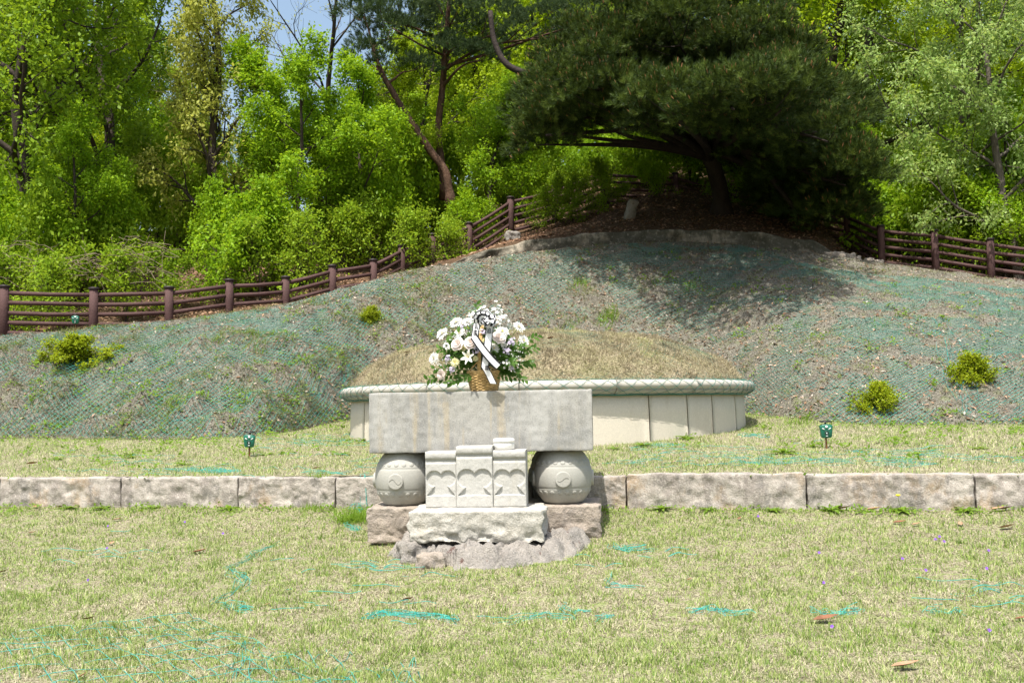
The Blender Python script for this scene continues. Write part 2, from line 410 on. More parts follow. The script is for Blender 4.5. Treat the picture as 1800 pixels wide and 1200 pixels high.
def G(x, y, smooth=False):
    """height of the ground"""
    x = np.asarray(x, float); y = np.asarray(y, float)
    yy = np.maximum(y, 3.0)
    u = np.clip(FPX * x / yy, -2600, 2600)
    yb, yr, zr = base_y(u), ridge_y(u), ridge_z(u)
    xb = u * yb / FPX
    zb = 0.80 + 0.072 * (yb - kerb_y(xb))
    t = (yy - yb) / (yr - yb)
    tc = np.clip(t, 0, 1)
    pr = tc + 0.30 * tc * (1 - tc)
    zs = zb + (zr - zb) * pr
    if not smooth:
        low = (1 - sstep(-300, 0, u))
        e = sstep(0, .06, t) * (1 - sstep(.96, 1.0, t))
        zs = zs + e * (0.06 * fbm(x * 1.6, y * 1.6, 0, 11, 3) + 0.055 * fbm(x * 4.2, y * 4.2, 0, 12, 3)
                       + 0.16 * low * (1 - sstep(.55, .9, t)) * fbm(x * 1.9, y * 1.9, 0, 13, 3))
    zh = zr + hill_d(yy - yr, u)
    if not smooth:
        zh = zh + 0.10 * sstep(1.0, 2.5, yy - yr) * fbm(x * .7, y * .7, 0, 14, 3)
    z = np.where(t < 0, terrace_z(x, y), np.where(t > 1, zh, zs))
    return np.where(y < kerb_y(x), lawn_z(x, y), z)

def g1(x, y): return float(G(np.array([x]), np.array([y]))[0])
def hit(px, py, y0=3.0, y1=60.0):
    """ground point seen at a pixel"""
    ys = np.arange(y0, y1, 0.02)
    p0, p1 = P(px, py, 1.0), P(px, py, 2.0)
    xs = p0[0] * ys; zs = CAM_Z + (p0[2] - CAM_Z) * ys
    b = np.nonzero(zs <= G(xs, ys))[0]
    k = b[0] if len(b) else len(ys) - 1
    ky = float(kerb_y(xs[k]))
    if ky - .05 < ys[k] < ky + .02:                 # the sight line ends on the kerb's face: stand at its foot
        x_ = float(xs[k]); y_ = ky - .07
        return np.array((x_, y_, float(G(np.array([x_]), np.array([y_]))[0])))
    return np.array((xs[k], ys[k], float(G(xs[k:k + 1], ys[k:k + 1])[0])))

# lawn in front of the kerb
xs = np.linspace(-16, 16, 161); ss = np.concatenate([np.linspace(-40, -8, 20), np.linspace(-7.8, 0.15, 90)])
X, S = np.meshgrid(xs, ss); Y = kerb_y(X) + S
V = np.stack([X, Y, lawn_z(X, Y)], -1).reshape(-1, 3)
lawn = link('lawn', npmesh('lawn', V, [grid_faces(len(ss), len(xs))], MAT['lawn'], True)); tag(lawn, kind='structure')

us = np.concatenate([np.linspace(-1900, -1000, 25), np.linspace(-980, 980, 260), np.linspace(1000, 1900, 25)])
def strip(name, rows, mat):
    """rows: list of functions of u giving a depth"""
    Y = np.stack([r(us) for r in rows]); U = np.broadcast_to(us, Y.shape); X = U * Y / FPX
    return Y, X, U
def kerb_u(u):                                      # depth where the column u crosses the kerb's back edge
    return (10.14 + 0.20) / (1 + 0.2 * u / FPX)
ts = np.linspace(0, 1, 60)
Y = np.stack([kerb_u(us) - .06 + (base_y(us) + .06 - kerb_u(us)) * t for t in ts]); X = us[None, :] * Y / FPX
V = np.stack([X, Y, terrace_z(X, Y)], -1).reshape(-1, 3)
terrace = link('terrace_lawn', npmesh('terrace_lawn', V, [grid_faces(len(ts), len(us))], MAT['lawn'], True)); tag(terrace, kind='structure')
ts = np.linspace(0, 1, 110)
Y = np.stack([base_y(us) + (ridge_y(us) - base_y(us)) * t for t in ts]); X = us[None, :] * Y / FPX
V = np.stack([X, Y, G(X, Y)], -1).reshape(-1, 3)
bank = link('bank', npmesh('bank', V, [grid_faces(len(ts), len(us))], MAT['bank'], True)); tag(bank, kind='structure')
ds = np.concatenate([[0, .1, .2, .35, .5, .62, .66, .72, .8, .9, 1.1, 1.4, 1.8], np.linspace(2.3, 22, 60), np.linspace(24, 120, 24)])
Y = np.stack([ridge_y(us) + d for d in ds]); X = us[None, :] * Y / FPX
V = np.stack([X, Y, G(X, Y)], -1).reshape(-1, 3); V[:len(us), 2] -= .01
hill = link('hillside', npmesh('hillside', V, [grid_faces(len(ds), len(us))], MAT['litter'], True)); tag(hill, kind='structure')

# ------------------------------------------------------------------ kerb of granite blocks
rng = np.random.default_rng(3)
kdir = np.array([1, -0.2, 0]) / math.hypot(1, .2); kang = math.atan2(-.2, 1)
def kx(px):                                         # x where the kerb is seen at pixel column px
    u = px - 900
    return u * 10.14 / FPX / (1 + 0.2 * u / FPX)
kerb = thing('stone_kerb', 'long low kerb of weathered granite blocks between lower lawn and terrace', 'kerb', (0, 10.14, .5), 0)
joints = [-620, -400, -200, 3, 215, 420, 590, 760, 935, 1098, 1413, 1707, 2010, 2300]
for a, b in zip(joints[:-1], joints[1:]):
    xa, xb = kx(a) + .006, kx(b) - .006
    L = (xb - xa) / kdir[0]
    xm = (xa + xb) / 2; ym = float(kerb_y(xm)) + .10
    def warp(V, nrm, L=L):
        f = nrm[:, 1] < -.3
        V[:, 1] += f * (.011 * fbm(V[:, 0] * 9, V[:, 2] * 11, 0, int(xm * 50) & 255, 5))
        V[:, 2] += (nrm[:, 2] > .3) * .008 * fbm(V[:, 0] * 4, V[:, 1] * 4, 0, int(xm * 90) & 255, 4)
        return V
    V, Q = rounded_block((L / 2, .10, .235), 90, .018, .006, 14, int(abs(xm) * 100), warp)
    V[:, 2] += rng.normal(0, .004)
    c, s = math.cos(kang), math.sin(kang)
    V = np.stack([V[:, 0] * c - V[:, 1] * s, V[:, 0] * s + V[:, 1] * c, V[:, 2]], -1) + np.array([xm, ym - 10.14, .82 - .235 - .5])
    mb = MB().add(V, Q); mb.build('kerb_stone', MAT['kerb'], kerb, True)

# ------------------------------------------------------------------ burial mound
tum = thing('burial_mound', 'round grass-topped burial mound ringed by pale granite wall and coping', 'burial mound', (TX, TY, 0.95))
ZB, ZW = 0.60, 1.645                                # wall foot and top
def arc_block(prof, a0, a1, n):
    """prof: closed loop of (radius, z); arc angles measured from the side facing the camera"""
    pr = np.asarray(prof, float); an = np.linspace(a0, a1, n)
    V = np.stack([pr[None, :, 0] * np.sin(an)[:, None], -pr[None, :, 0] * np.cos(an)[:, None], np.broadcast_to(pr[:, 1], (n, len(pr)))], -1).reshape(-1, 3)
    k = len(pr); i = np.arange(n - 1)[:, None] * k; j = np.arange(k)[None, :]; j2 = (j + 1) % k
    Q = np.stack([i + j, i + k + j, i + k + j2, i + j2], -1).reshape(-1, 4)
    return V, Q, [np.arange(k)[None, ::-1].copy(), (np.arange(k) + (n - 1) * k)[None, :]]
wj = [-100, -80, -60, -40, -18, 3, 24, 36, 46, 60, 76, 100]
for a, b in zip(wj[:-1], wj[1:]):
    e = .0025
    pr = [(TR - .2, ZB - .95), (TR + .01, ZB - .95), (TR + .01, 1.0 - .95), (TR + .004, 1.40 - .95), (TR - .006, ZW - .95 - .006), (TR - .02, ZW - .95), (TR - .2, ZW - .95)]
    V, Q, C = arc_block(pr, R(a) + e, R(b) - e, 10)
    MB().add(V, Q, *C).build('wall_stone', MAT['wall'], tum)
V, Q, C = arc_block([(TR - .3, ZB - .95), (TR - .018, ZB - .95), (TR - .018, ZW - .96), (TR - .3, ZW - .96)], R(-110), R(110), 60)
MB().add(V, Q, *C).build('joint_mortar', MAT['mortar'], tum)
# coping: a sloped neck with a round nose over it
CZ = 1.85
nose = [(TR - .35, ZW - .95 + .002), (TR + .035, ZW - .95 + .002), (TR + .04, ZW - .95 + .018), (TR + .045, ZW + .022 - .95), (TR + .135, ZW + .075 - .95)]
for k in range(9):
    an = R(-70 + 160 * k / 8)
    nose.append((TR + .085 + .075 * math.cos(an), ZW + .135 - .95 + .068 * math.sin(an)))
nose += [(TR - .05, CZ - .95 - .005), (TR - .35, CZ - .95 - .015)]
for a, b in zip([-100, -78, -55, -31, -8, 14.5, 37, 62, 84], [-78, -55, -31, -8, 14.5, 37, 62, 84, 102]):
    V, Q, C = arc_block(nose, R(a) + .002, R(b) - .002, 14)
    MB().add(V, Q, *C).build('coping_stone', MAT['coping'], tum, True).data.polygons.foreach_set('use_smooth', [True] * (len(Q)) + [False] * 2)
# grassed dome
DR, DH = TR - .02, 0.84
def dome_z(r, th):
    q = np.clip(r / DR, 0, 1)
    return 1.80 + DH * np.power(np.clip(1 - np.power(q, 2.6), 0, 1), .60)
nr, na = 60, 140
rad = DR * np.sin(np.linspace(0, math.pi / 2, nr)); th = np.linspace(0, 2 * math.pi, na + 1)[:-1]
RR, TT = np.meshgrid(rad, th, indexing='ij')
DX, DY = RR * np.sin(TT), -RR * np.cos(TT)
DZ = dome_z(RR, TT) + .045 * fbm(DX * 2.2, DY * 2.2, 0, 21, 5) * np.clip((DR - RR) * 3, 0, 1)
V = np.stack([DX, DY, DZ - .95], -1).reshape(-1, 3)
i = np.arange(nr - 1)[:, None] * na; j = np.arange(na)[None, :]; k = (j + 1) % na
Q = np.stack([i + j, i + na + j, i + na + k, i + k], -1).reshape(-1, 4)
MB().add(V, Q).build('earth_dome', MAT['mound'], tum, True)

# ------------------------------------------------------------------ shotcrete lip along the top of the bank
uw = np.linspace(-215, 620, 240)
hz = np.linspace(-.45, 1, 14)
WV = []
for h in hz:
    yw = ridge_y(uw) + .62 + .09 * fbm(uw * .03, h * 2.0, 0, 31, 5) - .05 * abs(h) + .08 * (1 - sstep(-220, 20, uw)) * fbm(uw * .05, h * 3, 0, 33, 3)
    xw = uw * yw / FPX
    top = G(uw * (ridge_y(uw) + 1.0) / FPX, ridge_y(uw) + 1.0) - .10 + .04 * fbm(uw * .02, 0, 0, 32, 4) - .16 * (1 - sstep(-220, -20, uw)) * np.abs(fbm(uw * .06, 0, 0, 35, 3))
    bot = ridge_z(uw) - .35
    WV.append(np.stack([xw, yw, bot + (top - bot) * (h + .45) / 1.45], -1))
back = WV[-1].copy(); back[:, 1] += .35; back[:, 2] -= .03
V = np.concatenate(WV + [back])
lip = link('retaining_wall', npmesh('retaining_wall', V, [grid_faces(len(hz) + 1, len(uw))], MAT['shotcrete'], True))
tag(lip, 'low crumbling grey concrete wall along the top of the netted bank', 'wall')

# ------------------------------------------------------------------ log-pattern fence round the top of the bank
posts = [(-330, 500, 20.2), (-160, 500, 20.5), (8, 503, 20.8), (165, 507, 21.2), (297, 505, 21.7), (403, 492, 22.4), (502, 487, 23.2), (584, 467, 23.9), (656, 457, 24.6), (706, 432, 25.6),
         (760, 412, 26.6), (824, 392, 27.6), (897, 347, 28.4), (975, 328, 29.5), (1060, 300, 30.5), (1187, 305, 31.0), (1290, 335, 30.5), (1390, 352, 29.2),
         (1488, 373, 27.6), (1548, 397, 26.3), (1642, 405, 25.6), (1740, 420, 25.0), (1850, 432, 24.4), (1970, 447, 23.8)]
PT = [P(*p) for p in posts]
fence = thing('log_fence', 'dark brown log-style post and rail fence curving round the bank', 'fence', PT[2] - np.array([0, 0, 1.1]))
fo = fence.location
for q in PT:
    mb = MB(); ln_ = rng.normal(0, .022, 2)
    mb.tube([q + (ln_[0], ln_[1], -1.5), q + (0, 0, -.5), q + (0, 0, -.02)], [.098, .095, .092], 12)
    po = mb.build('post', MAT['fence'], fence, True, fo)
    MB().lathe([(0, -.03), (.105, -.03), (.112, -.02), (.112, .012), (.10, .022), (0, .03)], 14, q).build('post_cap', MAT['fence_cap'], po, False, fo)
for a, b in zip(PT[:-1], PT[1:]):
    for off in (.14, .35, .56, .77, .98):
        m1 = (a + b) / 2 + np.array([0, 0, -off - .008 + rng.normal(0, .008)])
        MB().tube([a - (0, 0, off), m1, b - (0, 0, off)], [.047, .045, .047], 8).build('rail', MAT['fence'], fence, True, fo)

# ------------------------------------------------------------------ stone offering table and its stones
AX = Vector((math.cos(R(-5)), math.sin(R(-5)), 0))
slab_c = P(844, 794, 9.0)
YAW = R(-4.5)
def loc_to_world(root, v): return root.matrix_world @ Vector(v)
# slab: local origin at the middle of the bottom of its front face
slab = thing('offering_table_slab', 'thick grey granite offering table slab with flower basket on top', 'stone slab', (slab_c[0], slab_c[1], slab_c[2]), YAW)
SW, SD, SH = 2.028, 1.10, .545
V, Q = rounded_block((SW / 2, SD / 2, SH / 2), 150, .011, .0028, 22, 2)
MB().add(V + np.array([0, SD / 2, SH / 2]), Q).build('slab_block', MAT['slab'], slab, True)
SLAB_TOP = slab_c[2] + SH
def on_slab(px, dy):                                # point on the slab top, dy behind its front edge
    x = (px - 844) * 9.0 / FPX
    c, s = math.cos(YAW), math.sin(YAW)
    return np.array([slab_c[0] + x * c - dy * s, slab_c[1] + x * s + dy * c, SLAB_TOP])

def base_block(name, px0, px1, py_top, py_bot, Yf, depth, mat, label, seed, amp=.02, rag=.026, rz=YAW, cat='stone', ztop=None):
    a, b = P(px0, py_top, Yf), P(px1, py_top, Yf)
    zt = (a[2] + b[2]) / 2 if ztop is None else ztop
    zb_ = P((px0 + px1) / 2, py_bot, Yf)[2]
    w = b[0] - a[0]; h = zt - zb_
    def warp(V, nrm):
        lowf = 1 - sstep(-h / 2, h * .1, V[:, 2])
        f = (nrm[:, 1] < -.3)
        nz = fbm(V[:, 0] * 9, V[:, 2] * 12, V[:, 1] * 7, seed + 5, 5)
        V[:, 1] += f * (rag * (nz * (.25 + .75 * lowf) + 1.1 * lowf * np.abs(fbm(V[:, 0] * 4, V[:, 2] * 5, 0, seed + 6, 3))))
        V[:, 0] += (np.abs(nrm[:, 0]) > .5) * rag * .8 * fbm(V[:, 1] * 8, V[:, 2] * 8, 0, seed + 8, 3)
        bt = nrm[:, 2] < -.3
        V[:, 2] += np.where(V[:, 2] < 0, lowf * rag * .7 * fbm(V[:, 0] * 8, V[:, 1] * 5, 0, seed + 9, 5), 0)
        return V
    V, Q = rounded_block((w / 2, depth / 2, h / 2), 110, .014, amp * .35, 16, seed, warp)
    o = MB().add(V + np.array([0, depth / 2, h / 2]), Q).build(name, mat, None, True)
    o.location = ((a[0] + b[0]) / 2, Yf, zb_); o.rotation_euler = (0, 0, rz)
    return tag(o, label, cat)
BASE_TOP = .632
base_block('base_stone', 643, 792, 886, 955, 8.98, .85, MAT['base'], 'dark brown rough base stone under the left drum stone', 41, ztop=BASE_TOP)
base_block('base_stone', 905, 1054, 880, 948, 8.93, .80, MAT['base'], 'rough brownish base stone under the right drum stone', 52, ztop=BASE_TOP)
STEP_TOP = .655
step = base_block('step_stone', 716, 953, 895, 952, 8.38, .66, MAT['step'], 'pale rough-hewn granite step stone in front of the offering table', 63, .012, .036, ztop=STEP_TOP)

# bedrock outcrop that carries the stones
n1, n2 = 190, 150
ux = np.linspace(-1, 1, n1); uy = np.linspace(-1, 1, n2)
A, B = np.meshgrid(ux, uy)
cx, cy = P(862, 965, 8.75)[0], 8.82
RX = A * .98; RY = B * .82
brng = np.random.default_rng(8)
sx_, sy_ = brng.uniform(-1, 1, 46), brng.uniform(-1, 1, 46)
off_, tx_, ty_ = brng.normal(0, .024, 46), brng.normal(0, .10, 46), brng.normal(0, .10, 46)
wx = A + .10 * fbm(A * 5, B * 5, 0, 75, 3); wy = B + .10 * fbm(A * 5, B * 5, 0, 76, 3)
dd = np.hypot((wx[..., None] - sx_) * .98, (wy[..., None] - sy_) * .82); od = np.sort(dd, -1); ci = np.argmin(dd, -1)
inside = (np.hypot(sx_ * 1.0, sy_ * 1.0) < .93)[ci]
edge = np.where(inside, od[..., 1] - od[..., 0], 0)
gz = G(cx + RX, cy + RY)
topz = .425 + .10 * B + off_[ci] + tx_[ci] * (RX - sx_[ci] * .98) + ty_[ci] * (RY - sy_[ci] * .82) + .035 * fbm(RX * 8, RY * 8, 0, 73, 5)
both = inside & (np.hypot(sx_ * 1.0, sy_ * 1.0) < .93)[np.argsort(dd, -1)[..., 1]]
Z = np.where(inside, np.where(both, topz - .045 * (1 - sstep(0, .035, edge)), gz - .06 + (topz + .06 - gz) * sstep(0, .10, edge)), gz - .08)
fo_ = sstep(0, .30, 1.02 - np.hypot(A, B) + .05 * fbm(A * 6, B * 6, 0, 78, 3))
Z = gz - .06 + (Z - gz + .06) * fo_
V = np.stack([cx + RX, cy + RY, Z], -1).reshape(-1, 3)
o = link('bedrock', npmesh('bedrock', V - np.array([cx, cy, .1]), [grid_faces(n2, n1)], MAT['bedrock'], False)); o.location = (cx, cy, .1)
tag(o, 'cracked grey-brown bedrock outcrop beneath the pale step stone', 'rock')

def rock(name, c, h, seed, mat, label, rz=0., amp=.3, group=None, cat='rock'):
    V, Q = rounded_block(h, 14, min(h) * .55, min(h) * amp, 2.2 / max(h), seed)
    o = MB().add(V, Q).build(name, mat, None, True); o.location = [float(t) for t in c]; o.rotation_euler = (rng.normal(0, .1), rng.normal(0, .1), rz)
    return tag(o, label, cat, group)
p = P(757, 980, 8.2); rock('rock_fragment', (p[0], 8.24, g1(p[0], 8.24) + .03), (.115, .09, .075), 81, MAT['base'], 'pale angular rock chip at the left foot of the bedrock', .2)
p = P(722, 955, 8.45); rock('rock_fragment', (p[0], 8.5, g1(p[0], 8.5) + .04), (.10, .14, .10), 82, MAT['bedrock'], 'grey rock wedge beside the step stone left end', .5)

# drum stones
def drum(px, Yc, rz, label, seed, zoff=0):
    p = P(px, 840, Yc)
    H = slab_c[2] - BASE_TOP - .004
    root = thing('drum_stone', label, 'drum stone', (p[0], Yc, BASE_TOP + .002), rz, 'drum stones carrying the slab')
    RM = .268
    def rr_(z):                                     # z from -1 to 1
        return RM * np.sqrt(1 - (np.asarray(z) * .775) ** 2)
    zz = np.linspace(-1, 1, 61)
    rr0 = rr_(zz)
    for g in (.40, -.40):
        rr0 = rr0 - .005 * np.exp(-((zz - g) / .022) ** 2)
    prof = np.concatenate([[[0, 0], [rr_(1) - .03, 0]], np.stack([rr0, (zz + 1) / 2 * H], -1)[1:-1], [[rr_(1) - .03, H], [0, H]]])
    MB().lathe(prof, 64).build('drum_body', MAT['drum'], root, True)
    mb = MB()
    for zc, n in ((.56, 22), (-.56, 22)):
        for k in range(n):
            a = 2 * math.pi * (k + .5 * (zc > 0)) / n
            r_ = rr_(zc) - .004; sl = -RM * .6 * zc / math.sqrt(1 - .6 * zc * zc) / (H / 2)
            nn = Vector((math.cos(a), math.sin(a), -sl)).normalized()
            M3 = np.array(nn.to_track_quat('Z', 'Y').to_matrix())
            mb.lathe([(.022, -.004), (.022, .004), (.016, .007), (0, .008)], 12, (r_ * math.cos(a), r_ * math.sin(a), (zc + 1) / 2 * H), M3)
    tag(mb.build('stud_band', MAT['drum'], root, True), kind='stuff')
    for k in range(4):
        a = -math.pi / 2 + k * math.pi / 2
        zc = H * .47; M3 = np.array(Vector((math.cos(a), math.sin(a), 0)).to_track_quat('Z', 'Y').to_matrix())
        o_ = np.array([math.cos(a) * (RM - .014), math.sin(a) * (RM - .014), zc])
        md = MB().lathe([(.072, -.03), (.072, .021), (.069, .0255), (.062, .026), (0, .026)], 32, o_, M3).build('medallion', MAT['drum'], root, True)
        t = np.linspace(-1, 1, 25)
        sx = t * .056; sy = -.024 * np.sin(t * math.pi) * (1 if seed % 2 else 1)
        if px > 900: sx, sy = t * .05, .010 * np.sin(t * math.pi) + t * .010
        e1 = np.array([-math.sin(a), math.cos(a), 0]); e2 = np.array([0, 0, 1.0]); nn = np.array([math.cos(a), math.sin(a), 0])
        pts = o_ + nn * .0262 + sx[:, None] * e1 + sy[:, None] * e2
        MB().tube(pts, .0034, 6).build('carved_swirl', MAT['groove_shade_grey'], md, True)
    return root
MAT['groove_shade_grey'] = plain('groove_shadow_stone', (0.24, 0.235, 0.21), .9, .2, 60)  # darker tone paints the shade of an incised line onto the raised swirl
drum(710, 9.31, R(-10), 'round granite drum stone under the left end of the slab', 1)
drum(990, 9.23, R(-3), 'round granite drum stone under the right end of the slab', 2)
drum(722, 9.90, R(5), 'rear drum stone in shade behind the left front drum', 3)
drum(980, 9.80, R(20), 'rear drum stone in shade behind the right front drum', 4)

# incense stand: three carved panels standing on the step stone
inc = thing('incense_stand', 'pale carved granite incense stand with three trefoil panels', 'incense stand', (P(837, 888, 8.68)[0], 8.68, STEP_TOP + .001), YAW)
sc_ = 8.68 / FPX
def panel(px0, px1, h, yf, seed):
    x0, x1 = (px0 - 837) * sc_ + .0015, (px1 - 837) * sc_ - .0015
    W = x1 - x0; nx, nz = 72, 120
    xs_ = np.linspace(0, W, nx); zs_ = np.linspace(0, h, nz)
    Xg, Zg = np.meshgrid(xs_, zs_)
    d = np.zeros_like(Xg)                           # outward depth
    tz = h - Zg                                     # distance from the top
    d += .012 * np.sqrt(np.clip(1 - ((tz - .032) / .032) ** 2, 0, 1)) * (tz < .064) + .012 * 0
    d -= .012 * ((tz >= .064) & (tz < .076))
    d -= .012 * (1 - sstep(.076, .112, tz)) * (tz >= .076)
    xc = Xg - W / 2; zc = Zg - .25
    q = W / .275
    f1 = np.hypot(xc + .061 * q, zc) - .069 * q
    f2 = np.hypot(xc - .061 * q, zc) - .069 * q
    hw = (.056 + np.maximum(-.066 - zc, 0) * .85) * q
    f3 = np.maximum(np.maximum(np.abs(xc) - hw, zc - .0), -.146 - zc)
    f = np.minimum(np.minimum(f1, f2), f3)
    d -= .020 * (1 - sstep(-.0025, .0025, f))
    d += .0012 * fbm(Xg * 40, Zg * 40, 0, seed, 3)
    e = np.minimum(np.minimum(Xg, W - Xg), Zg)
    d -= .006 * (1 - sstep(0, .008, e))
    Vf = np.stack([x0 + Xg, yf - d, Zg], -1).reshape(-1, 3)
    mb = MB().add(Vf, grid_faces(nz, nx))
    dep = .26
    for cols in (np.arange(nz) * nx, np.arange(nz) * nx + nx - 1, (nz - 1) * nx + np.arange(nx)):
        e0 = Vf[cols]; e1 = e0.copy(); e1[:, 1] = yf + dep
        n_ = len(cols); Qd = np.stack([np.arange(n_ - 1), np.arange(1, n_), np.arange(1, n_) + n_, np.arange(n_ - 1) + n_], -1)
        mb.add(np.concatenate([e0, e1]), Qd)
    return mb.build('carved_panel', MAT['carved'], inc, False)
panel(748, 803, .482, 0, 91); panel(803, 867, .525, -.016, 92); panel(867, 925, .486, .002, 93)

# white lidded box on the stand
bp = P(886, 788, 8.80)
wb = thing('incense_box', 'small round white lidded box on top of the incense stand', 'box', (bp[0], 8.80, STEP_TOP + .490), 0)
MAT['white'] = stone('white_marble', (0.80, 0.79, 0.75), [(6, (1, 1, 1), .5, .7, .4, (0.70, 0.68, 0.62))], speck=.05, bump=.03, rough=.35)
MB().lathe([(0, 0), (.080, 0), (.090, .008), (.092, .045), (.092, .060), (0, .060)], 40).build('bowl', MAT['white'], wb, True)
MB().lathe([(.080, .0605), (.095, .0605), (.0955, .082), (.088, .094), (.06, .098), (0, .099)], 40).build('lid', MAT['white'], wb, True)

# ------------------------------------------------------------------ flower basket
MAT['wicker'] = plain('wicker', (0.46, 0.31, 0.13), .55, .35, 40)
MAT['w_petal'] = leafmat('white_petal', ((0.74, 0.75, 0.70), (0.80, 0.80, 0.77), (0.84, 0.84, 0.82)), .25, (0.85, 0.85, 0.78))
MAT['rose'] = leafmat('cream_rose_petal', ((0.78, 0.68, 0.62), (0.82, 0.74, 0.70), (0.84, 0.79, 0.75)), .25, (0.85, 0.76, 0.68))
MAT['lily'] = leafmat('lily_petal', ((0.80, 0.80, 0.66), (0.84, 0.83, 0.74), (0.85, 0.85, 0.80)), .25, (0.85, 0.85, 0.65))
MAT['y_petal'] = leafmat('yellow_petal', ((0.74, 0.70, 0.36), (0.80, 0.77, 0.50), (0.82, 0.80, 0.60)), .25, (0.85, 0.8, 0.35))
MAT['lilac'] = leafmat('lilac_petal', ((0.52, 0.45, 0.62), (0.64, 0.58, 0.72), (0.76, 0.73, 0.80)), .25, (0.7, 0.6, 0.8))
MAT['y_eye'] = plain('flower_eye', (0.62, 0.50, 0.08), .8)
MAT['ribbon'] = plain('white_ribbon', (0.78, 0.79, 0.82), .35, .03, 8)
MAT['ribbon_edge'] = plain('black_ribbon', (0.018, 0.018, 0.022), .35, .2, 8)
MAT['ribbon_gold'] = plain('gold_thread', (0.55, 0.42, 0.12), .4)
MAT['ink'] = plain('black_ink', (0.012, 0.012, 0.014), .6)
MAT['stem'] = plain('green_stem', (0.10, 0.17, 0.04), .6)

BK = on_slab(850, .135)
bas = thing('flower_basket', 'small round woven wicker basket standing on the slab edge', 'basket', BK)
def ring_row(z, r, ph, th=.0065, n=24):
    a = np.linspace(0, 2 * math.pi, n * 4 + 1)
    rr_ = r + .0055 * np.cos(a * n / 2 + ph)
    return np.stack([rr_ * np.cos(a), rr_ * np.sin(a), np.full_like(a, z)], -1), th
def brad(z): return .118 + .034 * (z / .165) ** .9
nrow = 13
for k in range(nrow):
    z = .008 + k * .0125
    pts, th_ = ring_row(z, brad(z), math.pi * (k % 2))
    MB().tube(pts, th_, 6, False).build('wicker_row', MAT['wicker'], bas, True)
for k in range(24):
    a = 2 * math.pi * k / 24
    MB().tube([(brad(z) * math.cos(a), brad(z) * math.sin(a), z) for z in (0, .06, .12, .172)], .005, 5).build('stake', MAT['wicker'], bas, True)
a = np.linspace(0, 2 * math.pi, 49)
for dz, ph in ((.172, 0), (.180, math.pi)):
    MB().tube(np.stack([.155 * np.cos(a), .155 * np.sin(a), dz + .006 * np.sin(12 * a + ph)], -1), .008, 6, False).build('rim', MAT['wicker'], bas, True)
MB().lathe([(0, .004), (.115, .004), (.12, .0), (0, 0)], 24).build('bottom', MAT['wicker'], bas)
# tall bow handle from the front of the rim over to the back, with two slanting side canes
def bez(p, n=20):
    p = np.asarray(p, float); t = np.linspace(0, 1, n)[:, None]
    q = list(p)
    while len(q) > 1: q = [q[i] * (1 - t) + q[i + 1] * t if np.ndim(q[i]) > 1 else q[i][None, :] * (1 - t) + q[i + 1][None, :] * t for i in range(len(q) - 1)]
    return q[0]
for off in (-.010, 0, .010):
    hp = bez([(-.035 + off, -.145, .12), (-.05 + off, -.16, .30), (-.02 + off, -.17, .60), (.01 + off, -.10, .72), (.02 + off, .12, .70), (.02 + off, .15, .40), (.02 + off, .14, .12)], 30)
    MB().tube(hp, .0065, 6).build('handle_cane', MAT['wicker'], bas, True)
for sx in (-1, 1):
    for off in (0, .014):
        MB().tube(bez([(sx * .150 - .0, -.03 + off, .165), (sx * .09 - .02, -.11 + off, .21), (-.038, -.155, .275)], 10), .0058, 6).build('side_cane', MAT['wicker'], bas, True)

BC = np.array([0, -.02, .33])                       # heart of the bouquet in basket coordinates
def bq(px, py, dy):                                 # basket-local point seen at a pixel; dy: towards the camera is negative
    p = P(px, py, BK[1] + dy)
    return p - BK
GF = 'cut flowers in the wicker basket'
def basis(d):
    d = np.asarray(d, float); d = d / np.linalg.norm(d)
    return np.array(Vector(d).to_track_quat('Z', 'Y').to_matrix())
def petal(L, W, curl, lift, n=4, point=.0):
    """petal along +x, rising with lift, returns V, Q"""
    t = np.linspace(0, 1, n + 1)
    w = W * np.sqrt(np.clip(np.sin(np.clip(t * (1 - .12) + .08, 0, 1) * math.pi), 0, 1)) * (1 - point * t)
    x = L * t * math.cos(lift); z = L * t * math.sin(lift) - curl * L * t * t
    V = np.concatenate([np.stack([x, -w / 2, z + .12 * w], -1), np.stack([x, w * 0, z], -1), np.stack([x, w / 2, z + .12 * w], -1)])
    i = np.arange(n)
    Q = np.concatenate([np.stack([i, i + 1, i + n + 2, i + n + 1], -1), np.stack([i + n + 1, i + n + 2, i + 2 * n + 3, i + 2 * n + 2], -1)])
    return V, Q
def rotz(V, a):
    c, s = math.cos(a), math.sin(a)
    return np.stack([V[:, 0] * c - V[:, 1] * s, V[:, 0] * s + V[:, 1] * c, V[:, 2]], -1)
def stem_to(root, loc, M3, mat='stem'):
    inv = np.asarray(M3)
    tgt = (np.array([0, 0, .16]) - np.asarray(loc))
    mb = MB().tube(bez([(0, 0, 0), -inv[:, 2] * .07, tgt * .6 + (0, 0, .03), tgt]), .0028, 5)
    return mb.build('stem', MAT[mat], root, True)
frng = np.random.default_rng(11)
